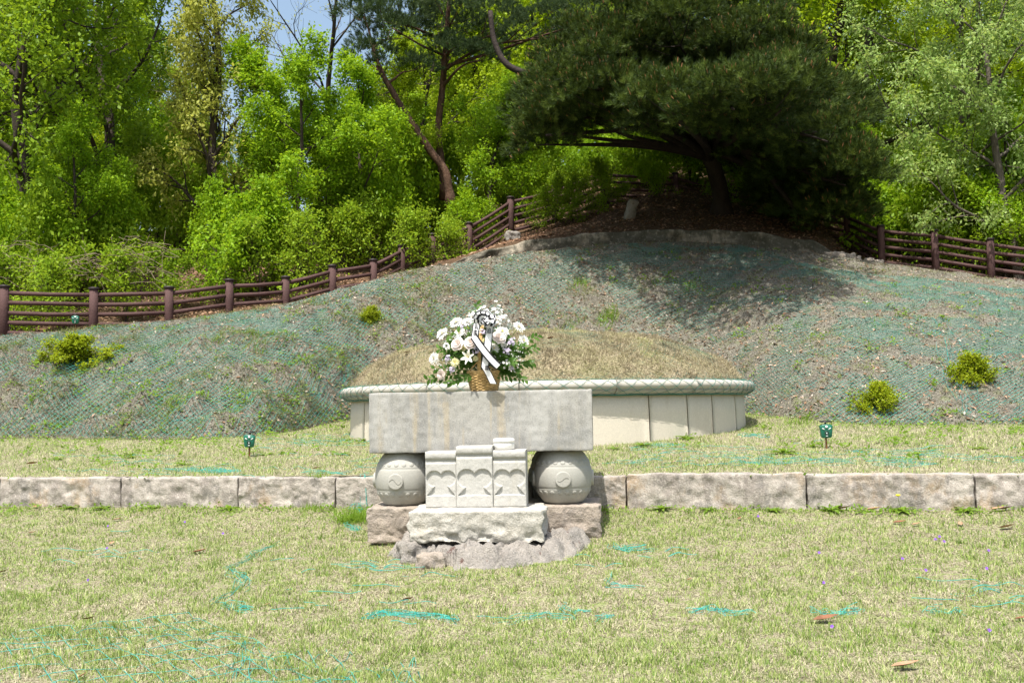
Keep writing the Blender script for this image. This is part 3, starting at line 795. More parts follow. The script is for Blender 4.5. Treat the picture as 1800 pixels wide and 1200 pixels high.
def flower(kind, px, py, dy, size, label, tilt=(0, 0)):
    loc = bq(px, py, dy); size *= 1.22 if kind in ('mum', 'stock', 'rose') else .95
    d = loc - BC; d = d / np.linalg.norm(d) + np.array([tilt[0], -1.0, .35 + tilt[1]])
    M3 = basis(d)
    root = thing({'mum': 'chrysanthemum', 'ymum': 'yellow_chrysanthemum', 'rose': 'rose', 'lily': 'lily', 'stock': 'white_stock', 'lilac': 'lilac_statice'}[kind], label, 'flower', BK + loc, 0, GF)
    mb = MB()
    if kind in ('mum', 'ymum'):
        for L, n, lift in ((1, 20, .18), (.86, 18, .42), (.68, 16, .7), (.48, 12, 1.0), (.3, 8, 1.25)):
            for k in range(n):
                V, Q = petal(size * L * frng.uniform(.9, 1.08), size * .24, .12, lift + frng.normal(0, .08), 3)
                mb.add(rotz(V, 2 * math.pi * k / n + L * 3 + frng.normal(0, .05)) @ M3.T, Q)
        mb.build('petals', MAT['w_petal' if kind == 'mum' else 'y_petal'], root, True)
        MB().lathe([(size * .16, size * .12), (size * .13, size * .22), (0, size * .26)], 10, (0, 0, 0), M3).build('eye', MAT['y_eye'], root, True)
    elif kind == 'rose':
        for L, n, lift, W in ((1, 6, .35, 1.15), (.88, 6, .75, 1.1), (.74, 5, 1.05, .95), (.58, 4, 1.25, .8), (.45, 3, 1.4, .6)):
            for k in range(n):
                V, Q = petal(size * L, size * W, .25, lift, 5)
                mb.add(rotz(V, 2 * math.pi * k / n + L * 2.3) @ M3.T, Q)
        mb.build('petals', MAT['rose'], root, True)
    elif kind == 'lily':
        for k in range(6):
            V, Q = petal(size, size * (.42 if k % 2 else .32), .35, .75, 8, .45)
            mb.add(rotz(V, 2 * math.pi * k / 6 + .3) @ M3.T, Q)
        mb.build('petals', MAT['lily'], root, True)
        mb = MB()
        for k in range(6):
            aa = 2 * math.pi * k / 6
            mb.tube(np.array([(0, 0, 0), (math.cos(aa) * size * .16, math.sin(aa) * size * .16, size * .6)]) @ M3.T, size * .012, 4)
        mb.build('stamens', MAT['y_eye'], root)
    else:
        n = 26 if kind == 'stock' else 22
        for k in range(n):
            o = frng.normal(0, size * .42, 3); o[2] = abs(o[2]) * 1.2
            M4 = basis(M3 @ (o / (np.linalg.norm(o) + 1e-6) + np.array([0, 0, .6])))
            for j in range(5):
                V, Q = petal(size * .30, size * .26, .2, .45, 2)
                mb.add((rotz(V, 2 * math.pi * j / 5 + k) @ M4.T) + M3 @ o, Q)
        mb.build('petals', MAT['w_petal' if kind == 'stock' else 'lilac'], root, True)
    stem_to(root, loc, M3)
W = 'white chrysanthemum '
for px, py, dy, s, lb in [(802, 567, -.05, .056, 'at the upper left of the bouquet'), (778, 587, -.02, .056, 'at the left edge of the bouquet above the leaves'), (763, 630, -.02, .05, 'lowest at the far left of the bouquet'),
                          (808, 585, -.12, .05, 'left of the bow beside lilac florets'), (822, 566, -.06, .05, 'just left of the striped bow'), (912, 575, -.04, .052, 'at the upper right edge of the bouquet'),
                          (920, 599, -.05, .054, 'at the right edge of the bouquet'), (883, 583, -.13, .056, 'right of the ribbon above the cream rose'), (868, 612, -.14, .045, 'beside the right ribbon tail low down'), (838, 583, -.05, .048, 'behind the left ribbon tail')]:
    flower('mum', px, py, dy, s, W + lb)
flower('stock', 873, 551, -.04, .055, 'white stock cluster right of the bow at the top of bouquet')
flower('stock', 884, 563, -.08, .05, 'lower white stock cluster right of the bow')
flower('stock', 852, 552, 0, .05, 'white stock cluster right behind the bow')
flower('stock', 833, 556, .02, .045, 'white stock cluster left behind the bow')
flower('stock', 885, 607, -.12, .036, 'small white floret cluster between lilac sprays on the right')
flower('stock', 893, 640, -.12, .036, 'small white floret cluster above the basket right rim')
flower('stock', 786, 610, -.08, .036, 'white floret cluster left of the left cream rose')
for px, py, dy, s, lb in [(805, 605, -.17, .058, 'cream rose left of the ribbon'), (828, 603, -.20, .058, 'cream rose touching the crossing ribbon'), (877, 594, -.17, .058, 'cream rose right of the ribbon'), (776, 658, -.08, .045, 'small blush rosebud low at the left')]:
    flower('rose', px, py, dy, s, lb)
flower('lily', 824, 628, -.22, .10, 'large open white lily in front of the bouquet', (-.25, 0))
flower('ymum', 800, 637, -.17, .05, 'pale yellow chrysanthemum left of the lily')
flower('ymum', 814, 613, -.16, .04, 'small pale yellow bloom between rose and lily')
flower('ymum', 851, 598, -.12, .034, 'small yellow bloom between the two ribbon tails')
flower('ymum', 836, 630, -.18, .03, 'little yellow bloom at the foot of the handle')
for px, py, dy, s, lb in [(898, 602, -.12, .045, 'lilac spray at the right of the bouquet'), (888, 618, -.14, .042, 'lower lilac spray right of the ribbon'), (811, 575, -.10, .036, 'lilac spray between the upper left chrysanthemums'), (787, 630, -.12, .036, 'lilac spray left of the yellow chrysanthemum'),
                          (796, 650, -.14, .036, 'lowest lilac spray above the basket left rim'), (899, 647, -.10, .034, 'lilac spray low at the right'), (838, 617, -.20, .032, 'lilac spray under the crossing ribbon'), (849, 585, -.12, .034, 'lilac spray between the ribbon tails')]:
    flower('lilac', px, py, dy, s, lb)

def leaf_VQ(L, W, bend=.25):
    t = np.linspace(0, 1, 6); w = W * np.sin(t ** .8 * math.pi) * .5
    z = -bend * L * t * t
    V = np.concatenate([np.stack([L * t, -w, z + .25 * w], -1), np.stack([L * t, 0 * w, z], -1), np.stack([L * t, w, z + .25 * w], -1)])
    i = np.arange(5)
    return V, np.concatenate([np.stack([i, i + 1, i + 7, i + 6], -1), np.stack([i + 6, i + 7, i + 13, i + 12], -1)])
def sprig(px, py, dy, label, n=9, L=.066, group='leafy sprigs in the bouquet'):
    tip = bq(px, py, dy); st = np.array([frng.normal(0, .04), -.03 + frng.normal(0, .03), .17])
    mid = (st + tip) / 2 + np.array([0, 0, .04]) + (tip - BC) * .1
    path = bez([st, mid, tip], 24)
    root = thing('leaf_sprig', label, 'foliage', BK, 0, group)
    MB().tube(path, np.linspace(.003, .0012, 24), 5).build('stem', MAT['stem'], root, True)
    d = np.gradient(path, axis=0); d /= np.linalg.norm(d, axis=1)[:, None]
    mb = MB()
    for k in range(n * 2):
        i = int(8 + 15 * k / (n * 2 - 1)); s = 1 if k % 2 else -1
        side = np.cross(d[i], [0, -1, .3]); side /= np.linalg.norm(side) + 1e-9
        ax = d[i] * .75 + side * s * .8 + frng.normal(0, .18, 3); ax /= np.linalg.norm(ax)
        nn = np.array([0, -.8, .6]) + frng.normal(0, .3, 3)
        yv = np.cross(nn, ax); yv /= np.linalg.norm(yv); zv = np.cross(ax, yv)
        V, Q = leaf_VQ(L * frng.uniform(.7, 1.15), L * .48)
        mb.add(V @ np.stack([ax, yv, zv]) + path[i], Q)
    mb.build('leaves', MAT['leaf_K'], root, True)
sp = [(752, 667, -.05, 'longest leafy sprig reaching out low left of the basket'), (788, 674, -.14, 'leafy sprig drooping left of the basket rim'), (945, 590, .02, 'leafy sprig reaching out at the upper right'), (942, 611, 0, 'drooping thin sprig at the right edge'), (936, 638, -.04, 'leafy sprig reaching out low right'),
      (838, 536, .08, 'single leafy tip standing above the bow'), (912, 655, -.10, 'leafy sprig hanging right of the basket'), (764, 648, -.08, 'leafy sprig beside the rosebud at the left')]
for s in sp: sprig(*s)
for k in range(44):
    an = frng.uniform(.15, math.pi - .15) if k < 32 else frng.uniform(-.4, math.pi + .4)
    rr_ = frng.uniform(.35, .95)
    sprig(850 + 92 * rr_ * math.cos(an), 640 - 84 * rr_ * math.sin(an) + 6, frng.uniform(-.18, .06), 'dark green leafy sprig filling in between the flowers', 8, .062, 'filler sprigs between the flowers')
# tiny white filler florets
gy = thing('baby_breath', 'fine sprays of tiny white filler florets scattered through the bouquet', 'flower', BK)
mb, ms = MB(), MB()
for px, py in [(905, 620), (913, 632), (895, 575), (800, 590), (818, 590), (790, 645), (870, 635), (905, 645), (845, 570), (915, 622), (772, 640), (880, 625), (892, 588)]:
    c0 = bq(px, py, -.10)
    for k in range(14):
        o = c0 + frng.normal(0, .03, 3)
        mb.lathe([(0, -.006), (.006, 0), (.004, .005), (0, .006)], 5, o)
        if k % 3 == 0: ms.tube([o, (c0 * .6 + BC * .4)], .0009, 3)
tag(mb.build('florets', MAT['w_petal'], gy), kind='stuff'); ms.build('stems', MAT['stem'], gy)

# condolence ribbon: bow with striped loops and two lettered tails
rib = thing('condolence_ribbon', 'white and black mourning ribbon with bow and lettered tails on the basket', 'ribbon', BK)
def strip_mesh(path, side, w0, w1, off=0.0):
    path = np.asarray(path, float); side = np.asarray(side, float)
    if side.ndim == 1: side = np.broadcast_to(side, path.shape)
    t = np.gradient(path, axis=0); nrm = np.cross(t, side); nrm /= np.linalg.norm(nrm, axis=1)[:, None] + 1e-9
    V = np.concatenate([path + side * w0 + nrm * off, path + side * w1 + nrm * off]); n = len(path); i = np.arange(n - 1)
    return V, np.stack([i, i + 1, i + n + 1, i + n], -1)
def tail(pts, side, w, label, edge=.007):
    path = bez(pts, 24) if len(pts) < 5 else np.asarray(pts, float)
    side = np.asarray(side, float) / np.linalg.norm(side)
    V, Q = strip_mesh(path, side, -w / 2, w / 2)
    t = MB().add(V, Q).build('ribbon_tail', MAT['ribbon'], rib, True)
    if edge:
        for a_, b_ in ((-w / 2 - edge, -w / 2 + .0005), (w / 2 - .0005, w / 2 + edge)):
            V, Q = strip_mesh(path, side, a_, b_, .0006)
            MB().add(V, Q).build('ribbon_border', MAT['ribbon_edge'], t, True)
    return t, path
def rp(px, py, dy): return bq(px, py, dy)
# left tail hangs, then folds across to the lower right
t1, path1 = tail([rp(838, 568, -.25), rp(837, 578, -.265), rp(834, 592, -.27)], (1, .05, .04), .052, '', .007)
t2, path2 = tail([rp(832, 590, -.275), rp(846, 612, -.292), rp(862, 632, -.292), rp(876, 644, -.28)], (.70, 0, .71), .046, '', .013)
t3, path3 = tail([rp(861, 572, -.25), rp(858, 600, -.262), rp(852, 645, -.258), rp(858, 655, -.25), rp(867, 674, -.235)], (1, .03, -.12), .056, '', .007)
pp = np.array([rp(861, 572, -.25), rp(859, 590, -.258), rp(857, 610, -.262), rp(855, 632, -.262), rp(857, 651, -.255), rp(861, 663, -.248), rp(867, 674, -.235)])
# bow
brg = np.random.default_rng(5)
bc = rp(850, 563, -.25)
k_ = 0
for ang, L, w in [(2.55, .10, .034), (2.0, .10, .034), (1.35, .09, .034), (.75, .09, .034), (.2, .115, .036), (-.35, .115, .036), (3.1, .09, .034), (-2.55, .06, .03), (-.9, .07, .03)]:
    dx, dz = math.cos(ang), math.sin(ang)
    t = np.linspace(0, 2 * math.pi, 29)
    f = L * (1 - np.cos(t)) / 2; g = .030 * np.sin(t)
    nrm2 = np.array([-dz, 0, dx]); out = np.array([dx, -.25, dz])
    path = bc + f[:, None] * out + (g * .55)[:, None] * nrm2 + (g * .8)[:, None] * np.array([0, -1.0, 0]) + np.array([0, -.018 - .012 * k_ / 4, 0])
    side = nrm2 * .9 + np.array([0, .45, 0]); side = side / np.linalg.norm(side)
    lo = None
    n = len(path); i = np.arange(n - 1)
    V, Q = strip_mesh(path, side, -w / 2, w / 2)
    loop = MB().add(V, Q[(i // 2) % 2 == 0]).build('bow_loop', MAT['ribbon'], rib, True)
    MB().add(V, Q[(i // 2) % 2 == 1]).build('bow_stripe', MAT['ribbon_edge'], loop, True)
    k_ += 1
MB().lathe([(0, -.02), (.016, -.016), (.02, 0), (.016, .016), (0, .02)], 12, bc + (0, -.02, 0)).build('bow_knot', MAT['ribbon_edge'], rib, True)
def glyph(ch, at, size, parent, lean=0.0):
    cu = bpy.data.curves.new('glyph', 'FONT'); cu.body = ch; cu.size = size; cu.align_x = 'CENTER'; cu.align_y = 'CENTER'; cu.offset = size * .018
    ob = bpy.data.objects.new('glyph', cu); COL.objects.link(ob)
    dg = bpy.context.evaluated_depsgraph_get()
    me = bpy.data.meshes.new_from_object(ob.evaluated_get(dg))
    bpy.data.objects.remove(ob)
    me.materials.clear(); me.materials.append(MAT['ink'])
    o = link('lettering', me, parent)
    o.location = [float(c) for c in at]; o.rotation_euler = (R(90), lean, 0)
    return o
glyph('신', rp(836.5, 578, -.280), .046, t1, 0); glyph('홍', rp(835, 585.5, -.284), .046, t1, 0)
glyph('追', rp(859.5, 582, -.272), .050, t3, 0); glyph('慕', rp(856.5, 648, -.270), .052, t3, R(-4))
# fallen petals on the slab
for k, (px, dy) in enumerate([(735, .5), (742, .62), (752, .55)]):
    V, Q = petal(.05, .035, .2, .3, 3)
    q = on_slab(px, dy)
    o = MB().add(V, Q).build('fallen_petal', MAT['w_petal'], None, True); o.location = q + (0, 0, .002); o.rotation_euler = (0, 0, k * 2.0)
    tag(o, 'white petal lying on the slab left of the basket', 'petal', 'petals on the slab')

# ------------------------------------------------------------------ trees
def unit(v): return v / (np.linalg.norm(v, axis=-1, keepdims=True) + 1e-12)
def perp_basis(d):
    a = np.array([0, 0, 1.0]) if abs(d[2]) < .9 else np.array([1.0, 0, 0])
    s = unit(np.cross(d, a)); return s, np.cross(s, d)

class Tree:
    def __init__(self, seed):
        self.r = np.random.default_rng(seed); self.wood = MB(); self.twigs = []
    def branch(self, p, d, L, r, lev, S):
        g = self.r; n = S['seg'][lev]
        pts = [np.array(p, float)]; dirs = []
        d = unit(np.array(d, float))
        for i in range(n):
            d = unit(d + g.normal(0, S['wob'][lev], 3) + np.array([0, 0, S['up'][lev]]))
            pts.append(pts[-1] + d * L / n); dirs.append(d)
        pts = np.array(pts); rad = np.linspace(r, r * (.32 if lev < S['max'] else .4), n + 1)
        self.wood.tube(pts, np.maximum(rad, .004), [9, 6, 4, 3][lev], False)
        if lev >= S['max']:
            self.twigs.append((pts[0], pts[-1])); return pts
        if lev >= S['max'] - 1: self.twigs.append((pts[n // 2], pts[-1]))
        k = S['n'][lev]; az = g.uniform(0, 6.28)
        for j in range(k):
            t = S['t0'][lev] + (1 - S['t0'][lev]) * (j + g.uniform(.1, .9)) / k
            f = t * n; i = min(int(f), n - 1); q = pts[i] + (pts[i + 1] - pts[i]) * (f - i)
            az += 2.4 + g.normal(0, .5)
            s, b = perp_basis(dirs[i]); an = S['ang'][lev] * g.uniform(.75, 1.25)
            if lev == 0: an *= (1.15 - .5 * t)
            cd = dirs[i] * math.cos(an) + (s * math.cos(az) + b * math.sin(az)) * math.sin(an)
            self.branch(q, cd, L * S['len'][lev] * (1.1 - .55 * (t if lev == 0 else t * .8)) * g.uniform(.75, 1.2), max(rad[i] * S['rr'][lev], .006), lev + 1, S)
        if lev < S['max']:                          # leader
            self.branch(pts[-1], dirs[-1], L * S['len'][lev] * .6, rad[-1], lev + 1, S)
        return pts
    def leaves(self, per, size, spread=.13, droop=.3, aspect=.55, keep=None):
        g = self.r; A = np.array([t[0] for t in self.twigs]); B = np.array([t[1] for t in self.twigs])
        N = len(A) * per
        idx = np.repeat(np.arange(len(A)), per); t = g.uniform(0.05, 1.08, N)[:, None]
        pos = A[idx] * (1 - t) + B[idx] * t + g.normal(0, spread, (N, 3))
        if keep is not None:
            kk = keep(pos, g); pos, idx = pos[kk], idx[kk]; N = len(pos)
        ax = unit(unit(B[idx] - A[idx]) * .5 + g.normal(0, .7, (N, 3)) + np.array([0, 0, -droop]))
        nn = unit(g.normal(0, .6, (N, 3)) + np.array([0, -.3, .8]))
        sd = unit(np.cross(nn, ax)); L = (size * g.uniform(.5, 1.4, N))[:, None]
        V = np.stack([pos, pos + ax * L * .5 + sd * L * aspect * .5, pos + ax * L, pos + ax * L * .5 - sd * L * aspect * .5], 1).reshape(-1, 3)
        tw = g.random(len(A)); tint = np.clip(.62 * tw[idx] + .38 * g.random(N), 0, 1)
        return V, np.arange(N * 4).reshape(-1, 4), np.repeat(tint, 4)

SPEC = dict(seg=[11, 7, 4, 2], wob=[.10, .16, .2, .25], up=[.06, .05, .0, .0], n=[11, 6, 5, 0], t0=[.28, .25, .2, 0], ang=[1.0, .8, .8, 0], len=[.42, .42, .5, 0], rr=[.5, .5, .5, 0], max=3)
def make_tree(seed, H, r, leaf, per, size, spec=None, spread=.13, droop=.3, bark='bark', aspect=.55, lean=(0, 0)):
    S = dict(SPEC); S.update(spec or {})
    T = Tree(seed)
    T.branch((0, 0, -.3), (lean[0], lean[1], 1), H, r, 0, S)
    wood = T.wood.mesh('trunk', MAT[bark], True)
    V, Q, tv = T.leaves(per, size, spread, droop, aspect)
    return wood, npmesh('crown', V, [Q], MAT[leaf], False, {'tint': tv})

TM = {}
TM['A1'] = make_tree(101, 6.4, .11, 'leaf_A', 34, .115)
TM['A2'] = make_tree(102, 6.4, .10, 'leaf_A', 34, .115, dict(t0=[.2, .25, .2, 0], ang=[.8, .8, .8, 0]))
TM['B1'] = make_tree(103, 9.5, .20, 'leaf_B', 34, .12, dict(n=[13, 6, 6, 0], t0=[.18, .2, .2, 0], len=[.46, .42, .5, 0], ang=[1.05, .8, .8, 0]), bark='bark')
TM['B2'] = make_tree(104, 9.0, .17, 'leaf_B', 34, .12, dict(n=[13, 6, 5, 0], t0=[.2, .2, .2, 0]))
TM['C1'] = make_tree(105, 11.5, .15, 'leaf_C', 24, .13, dict(n=[24, 6, 4, 0], t0=[.14, .2, .2, 0], len=[.19, .45, .5, 0], ang=[.9, .8, .8, 0], wob=[.07, .16, .2, .25]), droop=.9, aspect=.42)
TM['D1'] = make_tree(106, 9.0, .14, 'leaf_D', 32, .12, dict(n=[13, 6, 6, 0], t0=[.15, .2, .2, 0], len=[.42, .42, .5, 0], ang=[.85, .8, .8, 0]), droop=.7, aspect=.45, bark='bark_grey')
TM['F1'] = make_tree(107, 9.0, .15, 'leaf_F', 32, .12, dict(n=[13, 6, 6, 0], t0=[.15, .2, .2, 0]))
TM['F2'] = make_tree(108, 8.0, .13, 'leaf_F', 30, .12, dict(t0=[.22, .2, .2, 0], ang=[.85, .8, .8, 0]))
SHS = dict(seg=[4, 4, 3, 2], n=[7, 5, 4, 0], t0=[.05, .2, .2, 0], ang=[.6, .6, .8, 0], len=[.85, .5, .5, 0], up=[.02, .12, .03, 0], max=3, wob=[.2, .28, .3, .3])
TM['S1'] = make_tree(111, 1.5, .035, 'leaf_S', 13, .09, SHS, spread=.12)
TM['S2'] = make_tree(112, 1.5, .03, 'leaf_S', 13, .09, dict(SHS, n=[8, 5, 4, 0]), spread=.14)
TM['S3'] = make_tree(113, 1.5, .03, 'leaf_A', 20, .085, SHS, spread=.09)
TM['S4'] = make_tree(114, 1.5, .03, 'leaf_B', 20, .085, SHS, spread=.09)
TM['Y1'] = make_tree(115, .55, .014, 'leaf_Y', 10, .05, dict(SHS, n=[14, 6, 4, 0], ang=[1.0, .7, .8, 0], len=[.85, .5, .45, 0]), spread=.035)
TM['Y2'] = make_tree(116, .50, .012, 'leaf_Y', 10, .048, dict(SHS, n=[12, 6, 4, 0], ang=[.9, .7, .8, 0], len=[.9, .5, .45, 0]), spread=.035)
BARE = dict(SPEC, n=[7, 6, 5, 0], t0=[.35, .25, .2, 0], ang=[.62, .7, .8, 0], len=[.52, .48, .5, 0], wob=[.12, .2, .25, .3])
TM['E1'] = make_tree(121, 8.5, .15, 'leaf_C', 3, .08, BARE, bark='bark')
TM['E2'] = make_tree(122, 8.0, .09, 'leaf_C', 2, .07, dict(BARE, ang=[.45, .6, .8, 0]), bark='bark_grey')

def place(key, name, label, cat, px, Y, s=1.0, rz=0.0, group=None, dz=0.0, sz=None):
    x = (px - 900) * Y / FPX
    root = thing(name, label, cat, (x, Y, g1(x, Y) + dz), rz, group)
    root.scale = (s, s, s if sz is None else sz)
    w, c = TM[key]
    link('trunk', w, root); link('crown', c, root)
    return root
T_ = 'woodland trees behind the fence'
for key, px, Y, s, rz, lb in [
    ('B1', 40, 26.5, 1.15, .3, 'large spreading green tree with dark forked trunk at the left edge'),
    ('B2', 175, 29, 1.2, 1.2, 'tall mid-green tree right of the forked tree at far left'),
    ('B1', -130, 29, 1.0, 2.2, 'tall green tree cut off by the left picture edge'),
    ('A1', 110, 24.6, .62, .9, 'low pale-leaved young tree in front of the forked tree at left'),
    ('C1', 375, 27.5, 1.0, .5, 'tall slender oak with sparse yellowish young leaves'),
    ('A2', 318, 33, .85, 2.0, 'bright green tree behind and left of the yellowish oak'),
    ('A1', 500, 26.5, .82, 1.0, 'bright green tree right of the yellowish oak'),
    ('A2', 582, 28.5, .84, 2.6, 'bright green tree with leaning dark stem below the bare tree'),
    ('A1', 655, 27.4, .80, 3.9, 'small bright green tree left of the leaning pine trunk'),
    ('E1', 592, 33, .95, .8, 'dark nearly leafless tree spreading branches against the sky'),
    ('E2', 300, 36, .9, 1.7, 'thin grey leafless tree against the sky left of the yellowish oak'),
    ('F2', 725, 34, 1.0, .4, 'yellow-green tree behind the leaning pine trunk'),
    ('F1', 840, 36, .95, 1.9, 'glowing yellow-green tree right of the upright red pine'),
    ('A2', 868, 30.4, .8, .2, 'young bright green tree growing beside the fence left of the big pine'),
    ('F1', 1010, 38, 1.0, 3.0, 'yellow-green tree glimpsed between the pine crowns'),
    ('F2', 1120, 37, .9, 2.5, 'green tree seen through the gap under the big pine'),
    ('F1', 1440, 33, 1.3, .6, 'tall yellow-green tree behind the right side of the big pine'),
    ('F2', 1550, 31, 1.55, 1.1, 'dense yellow-green tree left of the pale silvery trees'),
    ('D1', 1690, 28, 1.02, .2, 'pale silvery-green tree with grey forked stems at right'),
    ('D1', 1800, 26, .95, 2.4, 'pale silvery-green tree cut by the right picture edge'),
    ('A2', 1625, 28, .62, 1.4, 'low bright green tree under the pale trees at right'),
    ('A1', 1760, 27.5, .60, .4, 'low green tree behind the rightmost fence posts'),
    ('B2', 1330, 36, .9, 4.4, 'shaded green tree behind the big pine trunk')]:
    place(key, 'tree', lb, 'tree', px, Y, s, rz, T_)
S_ = 'shrubs along the fence'
for key, px, Y, s, rz, lb in [
    ('S1', 20, 22.6, 1.0, .3, 'green shrub behind the fence at the far left post'), ('S2', 110, 22.4, .8, 1.3, 'tangled shrub between the first two fence posts at left'),
    ('S1', 215, 23.2, .85, 2.1, 'shrub behind the fence right of the second post from left'), ('S4', 300, 23.8, .8, .7, 'darker green shrub behind the third fence post from left'),
    ('S3', 385, 24.2, 1.15, .2, 'bright shrub behind the fourth fence post from left'), ('S1', 455, 24.4, .95, 1.0, 'tall light green shrub behind the left fence'),
    ('S2', 530, 25.2, .95, 2.0, 'tall light green shrub rising over the rising left fence'), ('S1', 600, 26.4, .9, 3.0, 'yellow-green shrub over the left fence below the leaning pine'),
    ('S2', 665, 27.0, .95, .5, 'broad yellow-green shrub where the left fence climbs'), ('S1', 735, 26.0, .85, 1.7, 'yellow-green shrub in front of the climbing fence'),
    ('S2', 775, 26.4, .7, 4.0, 'yellow-green shrub at the end of the concrete wall'), ('S3', 850, 28.8, .9, 2.2, 'green sapling shrub half hiding the fence by the wall'),
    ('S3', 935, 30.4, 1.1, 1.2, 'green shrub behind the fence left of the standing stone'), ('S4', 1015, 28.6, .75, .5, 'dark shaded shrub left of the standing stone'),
    ('S3', 1150, 31.8, 1.25, .9, 'sunlit shrub behind the fence under the big pine'), ('S3', 1230, 32.2, 1.3, 2.9, 'sunlit shrub just left of the big pine trunk'),
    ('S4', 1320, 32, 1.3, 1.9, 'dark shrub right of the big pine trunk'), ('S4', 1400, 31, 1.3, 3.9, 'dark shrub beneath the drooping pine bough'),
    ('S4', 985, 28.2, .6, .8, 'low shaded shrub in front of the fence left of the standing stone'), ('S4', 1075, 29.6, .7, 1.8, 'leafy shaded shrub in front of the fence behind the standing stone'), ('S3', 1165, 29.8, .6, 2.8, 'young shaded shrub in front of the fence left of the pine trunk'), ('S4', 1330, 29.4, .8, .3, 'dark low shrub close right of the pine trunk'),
    ('S3', 1545, 27.8, 1.25, .4, 'green shrub behind the right fence next to the pine'), ('S3', 1620, 27.2, 1.3, 1.4, 'bright green shrub behind the right fence under the low tree'),
    ('S4', 1690, 26.8, 1.2, 2.4, 'green shrub behind the right fence, second from the right edge'), ('S3', 1780, 26.4, 1.25, 3.4, 'green shrub behind the right fence at the picture edge')]:
    place(key, 'shrub', lb, 'shrub', px, Y, s, rz, S_)
# woodland in the distance and undergrowth: masses nobody could count (copies share their mesh)
wr = np.random.default_rng(77)
wl = thing('distant_woodland', 'mass of spring-green woodland filling the hilltop behind', 'woodland', (0, 45, 10)); tag(wl, kind='stuff')
ug = thing('undergrowth', 'dense low undergrowth on the wooded hillside behind the fence', 'undergrowth', (0, 30, 6)); tag(ug, kind='stuff')
def mass(root, key, px, Y, s, sz=1.0, wood=False):
    x = (px - 900) * Y / FPX
    for i, nm in ((1, 'foliage_mass'), (0, 'stem_mass')) if wood else ((1, 'foliage_mass'),):
        o = link(nm, TM[key][i], root)
        o.location = Vector((x, Y, g1(x, Y))) - root.location
        o.scale = (s, s, s * sz); o.rotation_euler = (0, 0, az_)
        tag(o, kind='stuff')
for k in range(64):
    px = -500 + 2800 * (k + wr.uniform(0, 1)) / 64; az_ = wr.uniform(0, 6.28)
    key = ['F1', 'A1', 'F2', 'B2', 'F1'][wr.integers(0, 5)]
    Y = wr.uniform(38, 48); s = wr.uniform(.85, 1.15) * (1.35 if key == 'A1' else 1)
    if 235 < px < 670: Y = wr.uniform(35, 37); s = .33 * (1.3 if key == 'A1' else 1)
    if 1560 < px < 1720: s *= .62
    mass(wl, key, px, Y, s, 1.0, True)
for k in range(26):                                 # young trees between the trunks
    px = -200 + 2300 * (k + wr.uniform(0, 1)) / 26; az_ = wr.uniform(0, 6.28)
    if 1000 < px < 1450: continue
    mass(ug, ['A1', 'A2', 'F2', 'A1'][wr.integers(0, 4)], px, wr.uniform(30, 36), wr.uniform(.42, .66), 1.0, True)
for k in range(170):
    px = wr.uniform(-350, 2150); u_ = px - 900; az_ = wr.uniform(0, 6.28)
    Y = float(ridge_y(np.array([u_]))[0]) + wr.uniform(3.2, 14)
    if 980 < px < 1480 and Y < 31.5: Y += 5
    if 700 < px <= 980 and Y < 31: Y += 4
    if px < 720 and (k % 4 == 0 or Y < float(ridge_y(np.array([u_]))[0]) + 4.2): continue
    mass(ug, ['S1', 'S3', 'S4', 'S3', 'S2'][wr.integers(0, 5)], px, Y, wr.uniform(.6, 1.4), wr.uniform(.8, 1.6))

# ------------------------------------------------------------------ pines
def shoots(B, D, K, Ls, ln, wid, g):
    """bottle-brush shoots of needles; returns triangles"""
    N_ = len(B)
    s = unit(np.cross(D, np.array([.31, .52, .79]))); b = np.cross(s, D)
    t = g.uniform(0, 1, (N_, K, 1)); az = g.uniform(0, 6.283, (N_, K, 1)); an = g.uniform(.35, 1.45, (N_, K, 1)) - .55 * t
    rad = s[:, None] * np.cos(az) + b[:, None] * np.sin(az)
    nd = unit(D[:, None] * np.cos(an) + rad * np.sin(an) + g.normal(0, .08, (N_, K, 3)))
    p0 = B[:, None] + D[:, None] * t * (Ls * g.uniform(.8, 1.2, (N_, 1, 1)))
    L = ln * g.uniform(.75, 1.15, (N_, K, 1))
    sd = unit(np.cross(nd, g.normal(0, 1, (N_, K, 3)))) * wid
    V = np.stack([p0 - sd, p0 + sd, p0 + nd * L], 2).reshape(-1, 3)
    tint = np.repeat(g.random(N_) ** 1.8, K * 3) * .8 + .2 * np.repeat(g.random(N_ * K), 3)
    return V, np.arange(len(V)).reshape(-1, 3), tint

def needle_clump(seed, n, rx, rz, K, ln, Ls, mat, candles):
    """one cushion of pine shoots about its own origin"""
    g = np.random.default_rng(seed)
    q = unit(g.normal(0, 1, (n, 3))); q[:, 2] = np.where(q[:, 2] < -.1, -q[:, 2] * .6, q[:, 2])
    rr_ = g.uniform(.15, 1, n) ** .5
    pos = q * np.array([rx, rx, rz]) * rr_[:, None]
    D = unit(q * np.array([1, 1, .6]) * rr_[:, None] * 1.1 + np.array([0, 0, .75]) + g.normal(0, .22, (n, 3)))
    V, T3, tv = shoots(pos, D, K, Ls, ln, .0050, g)
    me = npmesh('needle_clump', V, [T3], MAT[mat], False, {'tint': tv})
    mc = None
    if candles:
        mb = MB()
        for b_, d_ in zip(pos, D):
            if g.random() < candles and d_[2] > .45:
                e = b_ + d_ * Ls; up = unit(d_ * .5 + np.array([0, 0, 1.0]))
                mb.tube([e, e + up * .05, e + up * .09], [.008, .009, .002], 4, False)
        mc = mb.mesh('new_shoots', MAT['candle'])
    return me, mc
